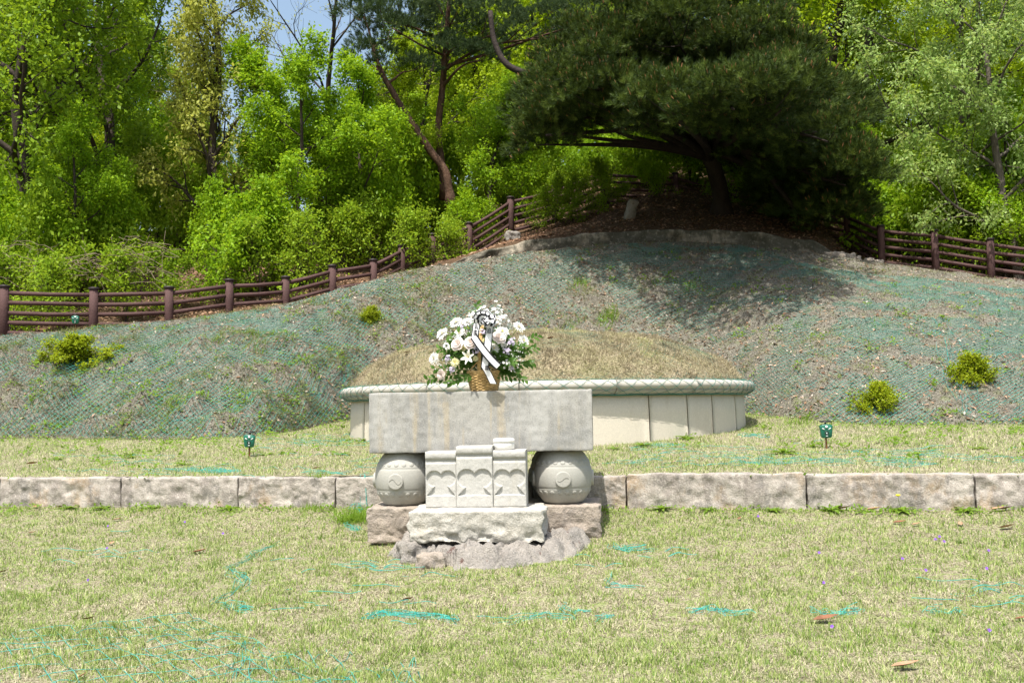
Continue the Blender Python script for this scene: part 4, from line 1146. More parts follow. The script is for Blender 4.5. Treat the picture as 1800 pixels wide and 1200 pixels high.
CL = {'needles': [needle_clump(900 + i, 165, .74, .42, 34, .135, .09, 'needles', .13) for i in range(4)],
      'needles2': [needle_clump(950 + i, 85, .62, .38, 34, .12, .10, 'needles2', 0) for i in range(3)]}
def pine(label, trunk, pads, boughs, mats, seed, dens=1.0):
    g = np.random.default_rng(seed)
    tp = np.array([P(*q[:3]) for q in trunk]); tr = np.array([q[3] for q in trunk])
    root = thing('pine_tree', label, 'pine tree', (tp[0][0], tp[0][1], tp[0][2]), 0)
    o = root.location
    ti = np.linspace(0, 1, len(tp)); tt = np.linspace(0, 1, 40)
    path = np.stack([np.interp(tt, ti, tp[:, i]) for i in range(3)], -1)
    for _ in range(4): path[1:-1] = (path[:-2] + 2 * path[1:-1] + path[2:]) / 4
    path += np.cumsum(g.normal(0, .008, path.shape), 0) * np.array([1, 1, 0])
    rads = np.interp(tt, ti, tr); rads[:3] *= [1.5, 1.25, 1.1]
    path[0, 2] -= .3
    MB().tube(path, rads, 12).build('trunk', MAT[mats[0]], root, True, o)
    wd = MB(); cl = CL[mats[1]]
    for pad in pads:
        px, py, Y, rxp, rzp, ry = pad[:6]
        c = P(px, py, Y); rx, rz = rxp * Y / FPX, rzp * Y / FPX
        j = pad[6] if len(pad) > 6 and pad[6] else int(np.clip(np.argmin(np.abs(path[:, 2] - (c[2] - .4 - .08 * np.linalg.norm(path[20, :2] - c[:2])))), 12, 38))
        s0 = path[j]
        L = np.linalg.norm(c - s0)
        bp_ = bez([s0, s0 + (c - s0) * .35 + np.array([0, 0, .06 * L]) + g.normal(0, .10 * L ** .5, 3), s0 + (c - s0) * .7 + g.normal(0, .08 * L ** .5, 3), c - (0, 0, rz * .35)], 16)
        r_ = min(rads[j] * .55, .035 + .017 * L)
        wd.tube(bp_, np.linspace(r_, .02, 16), 7)
        n = max(3, int(dens * (pad[7] if len(pad) > 7 else 1) * 2.0 * (rx * ry + rx * rz + ry * rz) ** .8))
        gold = math.pi * (3 - math.sqrt(5)); ph = g.uniform(0, 6)
        for k in range(n):
            zq = 1 - (k + .5) / n * 1.45; rq = math.sqrt(max(0, 1 - zq * zq)); a_ = ph + gold * k
            f = g.uniform(.62, 1.0) if g.random() < .8 else g.uniform(1.0, 1.18)
            pos = c + np.array([rq * math.cos(a_) * (rx - .25), rq * math.sin(a_) * (ry - .2), zq * max(rz - .15, .15)]) * f
            me, mc = cl[g.integers(0, len(cl))]
            inner = len(pad) > 8
            ob = link('inner_needles' if inner else 'needle_clump', me, root)
            if inner: tag(ob, kind='stuff'); mc = None
            s_ = g.uniform(.8, 1.25) * (pad[8] if len(pad) > 8 else 1)
            tilt = Vector((rq * math.cos(a_) * .5, rq * math.sin(a_) * .5 - .1, 1.0))
            M4 = Matrix.Translation(Vector([float(t) for t in pos]) - o) @ tilt.to_track_quat('Z', 'Y').to_matrix().to_4x4() @ Matrix.Rotation(g.uniform(0, 6.28), 4, 'Z') @ Matrix.Diagonal((s_, s_, s_, 1))
            ob.matrix_basis = M4
            if mc:
                oc = link('new_shoots', mc, ob); tag(oc, kind='stuff')
            i = g.integers(9, 16)
            wd.tube(bez([bp_[i], (bp_[i] + pos) / 2 + (0, 0, -.08), pos], 5), np.linspace(.018, .008, 5), 3, False)
    for bg_ in boughs:
        pts = np.array([P(*q) for q in bg_[0]]); t2 = np.linspace(0, 1, 24)
        bp_ = np.stack([np.interp(t2, np.linspace(0, 1, len(pts)), pts[:, i]) for i in range(3)], -1)
        for _ in range(3): bp_[1:-1] = (bp_[:-2] + 2 * bp_[1:-1] + bp_[2:]) / 4
        wd.tube(bp_, np.linspace(bg_[1], bg_[2], 24), 8)
    wd.build('boughs', MAT[mats[0]], root, True, o)
    return root
pads = [(1100, 180, 23.8, 100, 34, 1.4, None, 1.6, 1.4), (1220, 165, 23.9, 110, 34, 1.4, None, 1.6, 1.4), (1340, 175, 23.6, 100, 34, 1.4, None, 1.6, 1.4), (1150, 120, 29.2, 120, 44, 1.6, None, 1.5, 1.6), (1300, 130, 29.2, 120, 44, 1.6, None, 1.5, 1.6),
        (1000, 185, 23.4, 76, 52, 1.7, None, 1.2), (968, 222, 23.8, 48, 26, 1.2), (1075, 186, 22.2, 90, 42, 1.6, None, 1.3), (1180, 186, 20.6, 95, 32, 1.6, None, 1.7), (1290, 180, 19.5, 105, 38, 1.7, None, 2.0), (1372, 178, 19.8, 62, 46, 1.6, None, 2.2),
        (1060, 210, 24.0, 90, 22, 1.6), (1290, 200, 22.0, 110, 22, 1.7), (1180, 200, 22.6, 100, 22, 1.5),
        (1455, 236, 21.6, 56, 40, 1.5, 16), (1485, 305, 24.6, 42, 62, 1.3, 16, 1.8), (1470, 375, 25.4, 42, 30, 1.0, 14, 1.8), (1420, 290, 26.4, 75, 50, 1.2, 16, 3.5, 1.3), (1440, 360, 26.6, 55, 36, 1.1, 14, 3.5, 1.3), (1350, 262, 26.8, 60, 32, 1.2, 16, 3.0, 1.3), (1395, 325, 27.4, 55, 42, 1.1, 14, 3.5, 1.3),
        (975, 148, 22.8, 48, 40, 1.4), (1045, 138, 22.0, 60, 40, 1.4), (1350, 140, 20.6, 60, 40, 1.3), (955, 248, 24.2, 36, 18, 1.0),
        (1010, 100, 23.8, 62, 54, 1.7), (1085, 85, 22.8, 88, 60, 1.9), (1195, 62, 22.0, 100, 56, 2.0), (1305, 82, 21.6, 85, 58, 1.9), (1372, 118, 21.8, 45, 45, 1.4),
        (1140, 5, 23.4, 120, 46, 2.0), (1270, 10, 23.6, 95, 40, 1.8), (1190, -70, 24.0, 150, 50, 2.2),
        (1200, 140, 25.0, 130, 44, 1.5, None, 1.7, 1.5), (1080, 150, 24.8, 100, 44, 1.5, None, 1.7, 1.5), (1310, 150, 24.6, 100, 44, 1.5, None, 1.7, 1.5), (1005, 170, 26.0, 75, 40, 1.6, None, 1.7, 1.5), (1110, 160, 27.2, 110, 40, 1.8, None, 1.8, 1.6), (1240, 150, 27.6, 120, 40, 1.8, None, 1.8, 1.6), (1360, 170, 27.0, 110, 44, 1.8, None, 1.8, 1.6), (1440, 205, 25.6, 70, 44, 1.5, None, 1.8, 1.4)]
pine('huge old pine with dark spreading crown shading the top of the bank',
     [(1268, 374, 28.0, .26), (1266, 330, 27.9, .23), (1252, 285, 27.6, .22), (1238, 240, 27.2, .21), (1225, 180, 26.4, .18), (1205, 100, 25.6, .15), (1190, 20, 25.0, .11), (1185, -80, 24.8, .05)],
     pads, [([(1238, 240, 27.2), (1290, 250, 26.6), (1345, 300, 26.2), (1400, 370, 25.8)], .14, .05), ([(1228, 190, 26.5), (1150, 222, 25.5), (1050, 232, 24), (960, 238, 23)], .11, .03),
            ([(1235, 225, 27), (1290, 225, 25.5), (1380, 222, 24.3), (1460, 240, 23.8)], .12, .04), ([(1215, 130, 25.8), (1080, 130, 25.5), (980, 140, 25.2), (915, 128, 25.2), (885, 112, 25.3), (866, 70, 25.4), (862, 20, 25.4)], .12, .06),
            ([(1250, 275, 27.5), (1210, 258, 27.2), (1150, 262, 27), (1100, 255, 26.8)], .035, .012)],
     ('bark_dark_pine', 'needles'), 201)
pine('leaning red-barked pine with sparse bluish crown near the top left centre',
     [(792, 352, 30.0, .125), (782, 300, 29.9, .12), (745, 250, 29.8, .115), (705, 190, 29.6, .10), (668, 130, 29.4, .08), (650, 70, 29.3, .06)],
     [(690, 55, 29.3, 62, 38, 1.5), (650, 105, 29.3, 48, 24, 1.2), (715, 118, 29.4, 52, 22, 1.2), (640, 20, 29.5, 55, 32, 1.3)],
     [([(731, 229, 29.76), (700, 215, 29.5), (655, 200, 29.2)], .03, .01)], ('bark_pine', 'needles2'), 202, 1.0)
pine('upright red-barked pine with long bare trunk left of the big pine',
     [(782, 335, 31.0, .125), (772, 270, 30.9, .115), (770, 220, 30.8, .11), (778, 150, 30.6, .10), (785, 80, 30.4, .09), (790, 0, 30.3, .06)],
     [(700, 30, 29.8, 70, 40, 1.5), (790, 28, 29.5, 75, 42, 1.6), (790, 95, 29.6, 40, 30, 1.0), (870, 45, 29.4, 75, 40, 1.6), (950, 55, 29.0, 70, 40, 1.5), (840, 100, 29.4, 35, 24, .9), (1030, 30, 28.8, 70, 40, 1.5), (860, -40, 29.5, 150, 40, 2.0)],
     [([(785, 100, 30.4), (740, 80, 30), (690, 50, 29.8)], .05, .02)], ('bark_pine', 'needles2'), 203, 1.3)

# ------------------------------------------------------------------ grass, litter, nets
gr = np.random.default_rng(500)
def fan(n, a=.58, b=1.0, f=.84):                    # sideways spread, thinner outside the view
    s_ = np.where(gr.random(n) < .5, -1.0, 1.0)
    return np.where(gr.random(n) < f, gr.uniform(-a, a, n), s_ * gr.uniform(a, b, n))
def blades(pos, h, w, lean, tint, seg=2, bias=(0, 0, 0)):
    """bent grass blades; returns V, Q/T, tint per vertex"""
    N_ = len(pos); az = gr.uniform(0, 6.283, N_)
    d = np.stack([np.cos(az), np.sin(az), 0 * az], -1); sd = np.stack([-np.sin(az + gr.normal(0, .6, N_)), np.cos(az + gr.normal(0, .6, N_)), 0 * az], -1)
    h = h[:, None]; ln = lean[:, None]; w = np.broadcast_to(np.asarray(w, float), (N_,))[:, None]
    up = np.array([0, 0, 1.0])
    m2 = pos + up * h * (1 - .35 * np.minimum(ln, 1.6)) + d * h * ln
    V = np.stack([pos - sd * w, pos + sd * w, m2], 1).reshape(-1, 3)
    return V, np.zeros((0, 4), int), np.arange(N_ * 3).reshape(-1, 3), np.repeat(tint, 3)
def grass_obj(name, V, Q, T3, tint, mat, label, cat):
    o = link(name, npmesh(name, V, [T3], mat, False, {'tint': tint}))
    return tag(o, label, cat, kind='stuff')
def in_stones(x, y):                                # keep the grass off the stones
    c, s = math.cos(-YAW), math.sin(-YAW)
    X_ = (x - slab_c[0]) * c - (y - slab_c[1]) * s; Y_ = (x - slab_c[0]) * s + (y - slab_c[1]) * c
    return (np.abs(X_ + .0) < 1.06) & (Y_ > -.04) & (Y_ < .95) | ((np.abs(X_) < .62) & (Y_ > -.62) & (Y_ < 0)) | (((x - cx) / .86) ** 2 + ((y - cy) / .72) ** 2 < 1)

# lawn
N_ = 490000
Yg = np.exp(gr.uniform(math.log(3.6), math.log(11.8), N_)); Xg = fan(N_) * Yg
ok = (Yg < kerb_y(Xg) - .01) & ~in_stones(Xg, Yg)
Xg, Yg = Xg[ok], Yg[ok]
patch = fbm(Xg * 1.1, Yg * 1.1, 0, 51, 4) * .55 + .60 * fbm(Xg * 9, Yg * 9, 0, 52, 2)
near = sstep(-1.2, 0, Yg - kerb_y(Xg))
green = gr.random(len(Xg)) < np.clip(.50 + .50 * patch + .25 * near, .06, .92)
pos = np.stack([Xg, Yg, lawn_z(Xg, Yg) - .004], -1)
cl_ = 1 + .55 * fbm(Xg * 7, Yg * 7, 0, 57, 2)
h = np.where(green, gr.uniform(.018, .055, len(Xg)), gr.uniform(.012, .04, len(Xg))) * cl_
lean = np.where(green, gr.uniform(.1, 1.0, len(Xg)), gr.uniform(.6, 2.2, len(Xg)))
tint = np.where(green, gr.uniform(.54, 1.0, len(Xg)), gr.uniform(0.0, .52, len(Xg)))
nt = 600                                            # denser green tufts standing out of the turf
Yt = np.exp(gr.uniform(math.log(4.2), math.log(11.2), nt)); Xt = gr.uniform(-.60, .60, nt) * Yt
kk = np.repeat(np.arange(nt), 26); sp_ = gr.uniform(.015, .045, nt)[kk]
xt, yt = Xt[kk] + gr.normal(0, 1, len(kk)) * sp_, Yt[kk] + gr.normal(0, 1, len(kk)) * sp_
ok = (yt < kerb_y(xt) - .01) & ~in_stones(xt, yt); xt, yt, kk = xt[ok], yt[ok], kk[ok]
pos = np.concatenate([pos, np.stack([xt, yt, lawn_z(xt, yt) - .004], -1)])
h = np.concatenate([h, gr.uniform(.025, .06, len(xt)) * gr.uniform(.6, 1.2, nt)[kk]]); lean = np.concatenate([lean, gr.uniform(.1, .9, len(xt))])
tint = np.concatenate([tint, np.clip(gr.uniform(.62, .95, nt)[kk] + gr.normal(0, .06, len(xt)), 0, 1)]); Yg = np.concatenate([Yg, yt])
V, Q, T3, tv = blades(pos, h, .0017 + .00027 * Yg, lean, tint)
grass_obj('lawn_grass', V, Q, T3, tv, MAT['grass'], 'short half-dry lawn grass in front of the kerb', 'grass')
# terrace
N_ = 210000
Yg = gr.uniform(8.6, 18.0, N_); Xg = fan(N_) * Yg
ok = (Yg > kerb_y(Xg) + .2) & (Yg < base_y(FPX * Xg / Yg) + .2) & (np.hypot(Xg - TX, Yg - TY) > TR + .03)
Xg, Yg = Xg[ok], Yg[ok]
patch = fbm(Xg * 1.3, Yg * 1.3, 0, 53, 4) * .7 + .6 * fbm(Xg * 8, Yg * 8, 0, 58, 2)
b_edge = sstep(-.9, .1, Yg - base_y(FPX * Xg / Yg))
green = gr.random(len(Xg)) < np.clip(.48 + .45 * patch + .40 * b_edge, .1, .95)
pos = np.stack([Xg, Yg, terrace_z(Xg, Yg) - .004], -1)
h = np.where(green, gr.uniform(.025, .075, len(Xg)), gr.uniform(.02, .05, len(Xg)))
tint = np.where(green, gr.uniform(.55, 1.0, len(Xg)), gr.uniform(0.05, .52, len(Xg)))
V, Q, T3, tv = blades(pos, h, .0045, gr.uniform(.2, 1.3, len(Xg)), tint)
grass_obj('terrace_grass', V, Q, T3, tv, MAT['grass'], 'half-green rough grass on the terrace behind the kerb', 'grass')
# dome of the mound
N_ = 110000
a = gr.uniform(-1.9, 1.9, N_); rq = DR * np.sqrt(gr.uniform(0, 1, N_)) * .995
xx, yy = rq * np.sin(a), -rq * np.cos(a)
pos = np.stack([xx + TX, yy + TY, dome_z(rq, a) + .045 * fbm(xx * 2.2, yy * 2.2, 0, 21, 5) * np.clip((DR - rq) * 3, 0, 1) - .004], -1)
topw = sstep(.85, 1.0, (pos[:, 2] - 1.8) / DH)
tint = np.clip(gr.uniform(.08, .86, N_) + .25 * topw + .28 * fbm(xx * 3, yy * 3, 0, 55, 4), 0, 1)
V, Q, T3, tv = blades(pos, gr.uniform(.02, .075, N_) * (1 + .6 * fbm(xx * 5, yy * 5, 0, 59, 2)), .0042, gr.uniform(.3, 1.6, N_), tint)
o = grass_obj('mound_grass', V - np.array([TX, TY, .95]), Q, T3, tv, MAT['mound_straw'], None, None); o.parent = tum
# bank: dry stems, green tufts
N_ = 260000
tt_ = gr.uniform(0, 1, N_); ug_ = fan(N_) * 1700
Yg = base_y(ug_) + (ridge_y(ug_) - base_y(ug_)) * tt_; Xg = ug_ * Yg / FPX
pos = np.stack([Xg, Yg, G(Xg, Yg) - .006], -1)
patch = fbm(Xg * .55, Yg * .55, 0, 56, 4)
left = 1 - sstep(-350, 100, ug_)
tuft = sstep(.25, .75, fbm(Xg * 2.6, Yg * 2.6, 0, 60, 2) + .35 * patch + .25 * left)
green = gr.random(N_) < np.clip(.06 + .12 * patch + .62 * tuft * (.45 + .55 * left) + .25 * (1 - sstep(0, .06, tt_)), .02, .85)
tint = np.where(green, gr.uniform(.86, 1.0, N_), np.clip(gr.normal(.42, .22, N_) + .12 * patch, 0, .85))
V, Q, T3, tv = blades(pos, np.where(green, gr.uniform(.04, .10, N_) * (1 + .6 * tuft), gr.uniform(.02, .08, N_)), .0052, gr.uniform(.4, 2.4, N_), tint)
grass_obj('bank_grass', V, Q, T3, tv, MAT['straw'], 'dry stems and thin weeds covering the netted bank', 'grass')

# leaf litter on bank and forest floor
def litter(name, X, Y, size, tint, mat, label, lift=.012):
    n = len(X); z = G(X, Y) + lift
    az = gr.uniform(0, 6.283, n); nn = unit(np.stack([gr.normal(0, .35, n), gr.normal(-.25, .35, n), np.ones(n)], -1))
    ax = unit(np.cross(nn, np.stack([np.cos(az), np.sin(az), 0 * az], -1))); sd = np.cross(nn, ax)
    L = size[:, None]; c = np.stack([X, Y, z], -1)
    V = np.stack([c - ax * L * .5, c + sd * L * .22 + nn * L * .12, c + ax * L * .5 + nn * L * .08, c - sd * L * .22 + nn * L * .12], 1).reshape(-1, 3)
    k = np.arange(n)[:, None] * 4
    o = link(name, npmesh(name, V, [k + np.array([[0, 1, 2]]), k + np.array([[0, 2, 3]])], mat, False, {'tint': np.repeat(tint, 4)}))
    return tag(o, label, 'leaves', kind='stuff')
n = 9500
ug_ = gr.normal(250, 420, n); ok = np.abs(ug_) < 1100; ug_ = ug_[ok]; n = len(ug_); tt_ = gr.uniform(0, 1, n)
Yg = base_y(ug_) + (ridge_y(ug_) - base_y(ug_)) * tt_; Xg = ug_ * Yg / FPX
litter('leaf_litter', Xg, Yg, gr.uniform(.04, .10, n), gr.uniform(0, 1, n) ** 1.3, MAT['litter_leaf'], 'scattered pale dry leaves caught on the bank')
n = 26000
ug_ = gr.uniform(-900, 900, n); dd = gr.uniform(.8, 9, n)
Yg = ridge_y(ug_) + dd; Xg = ug_ * Yg / FPX
litter('forest_leaf_litter', Xg, Yg, gr.uniform(.06, .14, n), gr.uniform(0, .55, n), MAT['litter_leaf'], 'reddish brown leaf litter on the wooded ground above the wall')

# net over the bank: two families of diagonal strands, hugging the surface
def net_strands(mb, pts_fn, rad):
    pass
def ribbon_lines(lines, rad):
    """thin three-sided strands through lists of points"""
    mb = MB()
    for l in lines:
        if len(l) > 1: mb.tube(l, rad, 3, False)
    return mb
lines = []
spacing = .088
for sgn in (1, -1):
    for c0 in np.arange(-26, 26, spacing * 1.25):
        # strand: moves across (x) while climbing (tpar) ; tpar is metres up the bank
        s_ = np.arange(0, 9.2, .16)
        tx = c0 + sgn * s_ * .80
        # parametrise by angle u and fraction t
        u_ = FPX * tx / 19.0
        L_ = (ridge_y(u_) - base_y(u_)) * 1.15
        t_ = s_ / np.maximum(L_, .5)
        ok = (t_ >= 0) & (t_ <= .995) & (np.abs(u_) < 1500)
        if ok.sum() < 3: continue
        u_, t_ = u_[ok], t_[ok]
        Yn = base_y(u_) + (ridge_y(u_) - base_y(u_)) * t_; Xn = u_ * Yn / FPX
        jx = .02 * vnoise(Xn * 3, Yn * 3, 0, 61 + sgn)
        Zn = np.maximum(G(Xn, Yn, True), G(Xn, Yn) - .02) + .020 - .018 * sstep(60, 260, u_) * (1 - sstep(560, 820, u_)) + .034 * fbm(Xn * 1.1, Yn * 1.1, 1.0, 63, 3)
        lines.append(np.stack([Xn + jx, Yn, Zn], -1))
mb = MB()
for l in lines: mb.tube(l, .0026, 3, False)
net = mb.build('erosion_net', MAT['net'], None); tag(net, 'green plastic net spread over the whole bank', 'net', kind='stuff')

# net over the mound and its coping
prof_n = [(TR + .055, ZW + .012), (TR + .150, ZW + .072), (TR + .168, ZW + .135), (TR + .150, ZW + .185), (TR + .085, ZW + .212), (TR + .0, CZ + .012), (DR - .05, 1.93), (DR - .2, 2.09)]
for q_ in np.linspace(.88, .25, 14): prof_n.append((DR * q_, float(dome_z(np.array([DR * q_]), 0)[0]) + .018))
prof_n = np.array(prof_n); arc = np.concatenate([[0], np.cumsum(np.linalg.norm(np.diff(prof_n, axis=0), axis=1))])
mb = MB()
for sgn in (1, -1):
    for a0 in np.arange(-170, 170, 4.0):
        s_ = np.concatenate([np.arange(0, .5, .03), np.arange(.5, arc[-1], .09)])
        rp_ = np.interp(s_, arc, prof_n[:, 0]); zp_ = np.interp(s_, arc, prof_n[:, 1])
        an = R(a0) + sgn * s_ * .42 + .006 * np.sin(s_ * 9 + a0)
        ok = np.abs(an) < R(115)
        if ok.sum() < 4: continue
        pts = np.stack([TX + rp_ * np.sin(an), TY - rp_ * np.cos(an), zp_ + .004 * np.sin(s_ * 23 + a0)], -1)[ok]
        mb.tube(pts, np.where(s_[ok] < .40, .0027, .0012), 3, False)
o = mb.build('net', MAT['net_dark'], tum, False, tum.location); tag(o, kind='stuff')
an = np.linspace(R(-100), R(100), 120)
MB().tube(np.stack([(TR + .052) * np.sin(an), -(TR + .052) * np.cos(an), ZW - .95 + .008 + .003 * np.sin(an * 40)], -1), .008, 5).build('net_cord', MAT['net_dark'], tum, True)

# sheet of net lying on the lawn at the lower left
def lawn_strand(p, q, n=30, wob=.02, lift=.024):
    t = np.linspace(0, 1, n)[:, None]; l = np.asarray(p)[None, :2] * (1 - t) + np.asarray(q)[None, :2] * t
    l = l + wob * np.stack([vnoise(l[:, 0] * 4, l[:, 1] * 4, 0, 65), vnoise(l[:, 0] * 4, l[:, 1] * 4, 0, 66)], -1)
    return np.concatenate([l, (G(l[:, 0], l[:, 1]) + lift * (.05 + .9 * (vnoise(l[:, 0] * 9, l[:, 1] * 9, 0, 67) + .4)))[:, None]], 1)
mb = MB()
h0, h1, h2, h3 = hit(-140, 1125), hit(330, 1085), hit(700, 1230), hit(-140, 1330)
def bil(a, b): return (h0[:2] * (1 - a) + h1[:2] * a) * (1 - b) + (h3[:2] * (1 - a) + h2[:2] * a) * b
for k in np.linspace(0, 1, 16): mb.tube(lawn_strand(bil(k, 0), bil(k, 1)), .0021, 3, False)
for k in np.linspace(0, 1, 13): mb.tube(lawn_strand(bil(0, k), bil(1, k), 50), .0021, 3, False)
g0, g1_, g2, g3 = hit(430, 1130), hit(730, 1160), hit(760, 1260), hit(330, 1300)
def bil2(a, b): return (g0[:2] * (1 - a) + g1_[:2] * a) * (1 - b) + (g3[:2] * (1 - a) + g2[:2] * a) * b
for k in np.linspace(-.2, 1.2, 11):
    mb.tube(lawn_strand(bil2(np.clip(k, 0, 1), 0), bil2(np.clip(k + .35, 0, 1), 1)), .0021, 3, False)
    mb.tube(lawn_strand(bil2(np.clip(k, 0, 1), 0), bil2(np.clip(k - .35, 0, 1), 1)), .0021, 3, False)
o = mb.build('lawn_net', MAT['net'], None); tag(o, 'sheet of green square net lying in the grass at lower left', 'net', kind='stuff')
mb = MB()                                           # loose net threads flat on terrace and lawn
for (px0, px1, py, dpy, n) in [(60, 640, 815, 22, 26), (430, 640, 775, 14, 22), (1050, 1790, 800, 22, 60), (1050, 1500, 815, 8, 20), (450, 720, 1045, 55, 14), (1560, 1800, 1040, 40, 12), (520, 720, 1000, 30, 8), (30, 260, 960, 40, 8), (1000, 1160, 985, 40, 8)]:
    for k in range(n):
        xa = gr.uniform(px0, px1); ya = py + gr.normal(0, dpy * .4); L = gr.uniform(20, 120)
        a_, b_ = hit(xa, ya), hit(xa + L, ya + gr.normal(0, 3))
        if abs(a_[1] - b_[1]) > .9: continue
        mb.tube(lawn_strand(a_, b_, 14, .03, .03), .0026, 3, False)
o = mb.build('loose_net_threads', MAT['net'], None); tag(o, 'thin green net threads scattered flat in the grass', 'net', kind='stuff')

# bunched scraps of net
def tangle(pxs, w, n, label, amp=.05, rad=.0019, lift=.045):
    ctr = np.array([hit(*p) for p in pxs]); t = np.linspace(0, 1, len(ctr))
    tt = np.linspace(0, 1, max(18, 8 * len(ctr)))
    base = np.stack([np.interp(tt, t, ctr[:, i]) for i in range(2)], -1)
    mb = MB()
    for k in range(n):
        off = gr.normal(0, w * 1.3, 2); ph = gr.uniform(0, 50)
        l = base + off * (.4 + .6 * np.sin(tt * math.pi)[:, None]) + amp * np.stack([vnoise(tt * 7 + ph, ph, 0, 71), vnoise(tt * 7 + ph, ph, 0, 72)], -1)
        z = G(l[:, 0], l[:, 1]) - .006 + lift * gr.uniform(.1, 1) * (.6 + .6 * vnoise(tt * 6 + ph, 3.3, 0, 73))
        a_, b_ = sorted(gr.uniform(0, 1, 2)); 
        if b_ - a_ < .25: a_, b_ = 0, 1
        i0, i1 = int(a_ * (len(tt) - 3)), int(b_ * len(tt)) + 2
        l3 = np.concatenate([l, z[:, None]], 1)[i0:i1]
        if len(l3) > 2: mb.tube(l3, rad, 3, False)
    o0 = ctr.mean(0)
    o = mb.build('net_scrap', MAT['net_bright'], None, False, o0); o.location = [float(c) for c in o0]
    return tag(o, label, 'net scrap', 'scraps of green net')
tangle([(490, 957), (455, 970), (430, 990), (400, 1002)], .02, 9, 'thin twisted green net scrap at left below the kerb')
tangle([(400, 1002), (425, 1020), (410, 1040), (375, 1062)], .03, 9, 'zigzag green net scrap left of centre lawn')
tangle([(395, 1062), (420, 1068), (445, 1074)], .035, 16, 'dense green net clump on the left lawn')
tangle([(640, 1088), (670, 1080), (720, 1082), (780, 1086), (800, 1094)], .022, 22, 'long thick green net strand on the lawn below the stones')
tangle([(840, 1092), (900, 1092), (960, 1080), (1010, 1092)], .03, 8, 'loose forked green net strand right of the long one')
tangle([(985, 1065), (1000, 1078), (1035, 1076)], .012, 7, 'small hooked green net scrap right of centre')
tangle([(1050, 1092), (1076, 1083)], .008, 5, 'short green net shred right of the hooked scrap')
tangle([(1215, 1078), (1250, 1070), (1285, 1080), (1322, 1080)], .018, 10, 'green net scrap lying right of centre on the lawn')
tangle([(1425, 1076), (1465, 1084), (1520, 1072)], .016, 9, 'green net scrap above the curled brown leaf')
tangle([(1625, 1078), (1665, 1076), (1690, 1080)], .016, 6, 'faint green net scrap at the right of the lawn')
tangle([(1080, 962), (1095, 972), (1130, 962)], .03, 8, 'pale green net scrap just right of the stones')
tangle([(1080, 1010), (1070, 1030), (1140, 1035)], .02, 6, 'thin looping net scrap right of the bedrock')
tangle([(345, 828), (375, 826), (415, 830)], .10, 26, 'bright green net heap on the kerb edge left of the table')
tangle([(250, 828), (300, 828), (340, 826)], .05, 8, 'flat net strands on the kerb edge at left')
tangle([(530, 832), (570, 831), (610, 834)], .04, 8, 'net strands on the kerb edge just left of the table')
tangle([(1530, 815), (1580, 812), (1645, 815)], .11, 20, 'bright green net heap on the terrace at right')
tangle([(1300, 815), (1400, 812), (1500, 812)], .08, 7, 'long flat net strands on the terrace at right')
tangle([(1110, 790), (1150, 782), (1200, 782)], .03, 8, 'net strands at the foot of the mound wall')
tangle([(1305, 768), (1325, 764), (1345, 770)], .05, 12, 'small net clump at the right end of the mound wall')
tangle([(605, 922), (620, 932), (632, 930)], .02, 12, 'little green net bundle beside the left base stone')
tangle([(628, 888), (636, 892), (645, 890)], .03, 10, 'green net shreds behind the long grass by the left base stone', lift=.10)
tangle([(300, 750), (360, 735), (420, 720), (520, 690), (600, 668)], .05, 9, 'long bunched seam of net running up the left bank', lift=.04)
tangle([(1640, 560), (1655, 590), (1668, 640), (1690, 700), (1700, 730)], .12, 9, 'bunched seam of net hanging down the right bank', lift=.05)
tangle([(1450, 590), (1550, 575), (1650, 580)], .2, 7, 'bright bunched net across the right bank', lift=.05)
tangle([(600, 668), (612, 655), (625, 645)], .03, 12, 'gathered net edge at the left end of the coping', lift=.05)

# ------------------------------------------------------------------ plants on lawn, terrace and bank
def clump(name, at, n, h, spread, mat, label, cat, group=None, wid=.006, lean=.7):
    x = at[0] + gr.normal(0, spread, n); y = at[1] + gr.normal(0, spread, n)
    pos = np.stack([x, y, G(x, y) - .005], -1) - at
    V, Q, T3, tv = blades(pos, gr.uniform(.5, 1.1, n) * h, wid, gr.uniform(.2, 1.2, n) * lean, np.ones(n))
    o = link(name, npmesh(name, V, [T3], mat)); o.location = [float(c) for c in at]
    return tag(o, label, cat, group)
clump('grass_clump', hit(622, 915), 420, .20, .085, MAT['weed'], 'long fresh green grass clump beside the left base stone', 'grass clump', None, .004, 1.4)
clump('grass_clump', hit(550, 895), 160, .10, .07, MAT['weed'], 'fresh green grass clump against the kerb left of the table', 'grass clump', None, .004)
def rosette(at, n, L, label, name='weed_plant', cat='weed', group='weeds in the grass', rise=.7):
    mb = MB()
    for k in range(n):
        a_ = 2.4 * k + gr.normal(0, .3); up = gr.uniform(.25, 1.0) * rise
        V, Q = leaf_VQ(L * gr.uniform(.6, 1.1), L * .26, .35)
        V = np.stack([V[:, 0] * math.cos(up) - V[:, 2] * math.sin(up), V[:, 1], V[:, 0] * math.sin(up) + V[:, 2] * math.cos(up)], -1)
        mb.add(rotz(V, a_), Q)
    o = mb.build(name, MAT['weed'], None, True); o.location = [float(c) for c in at] ; o.location.z += .004
    return tag(o, label, cat, group)
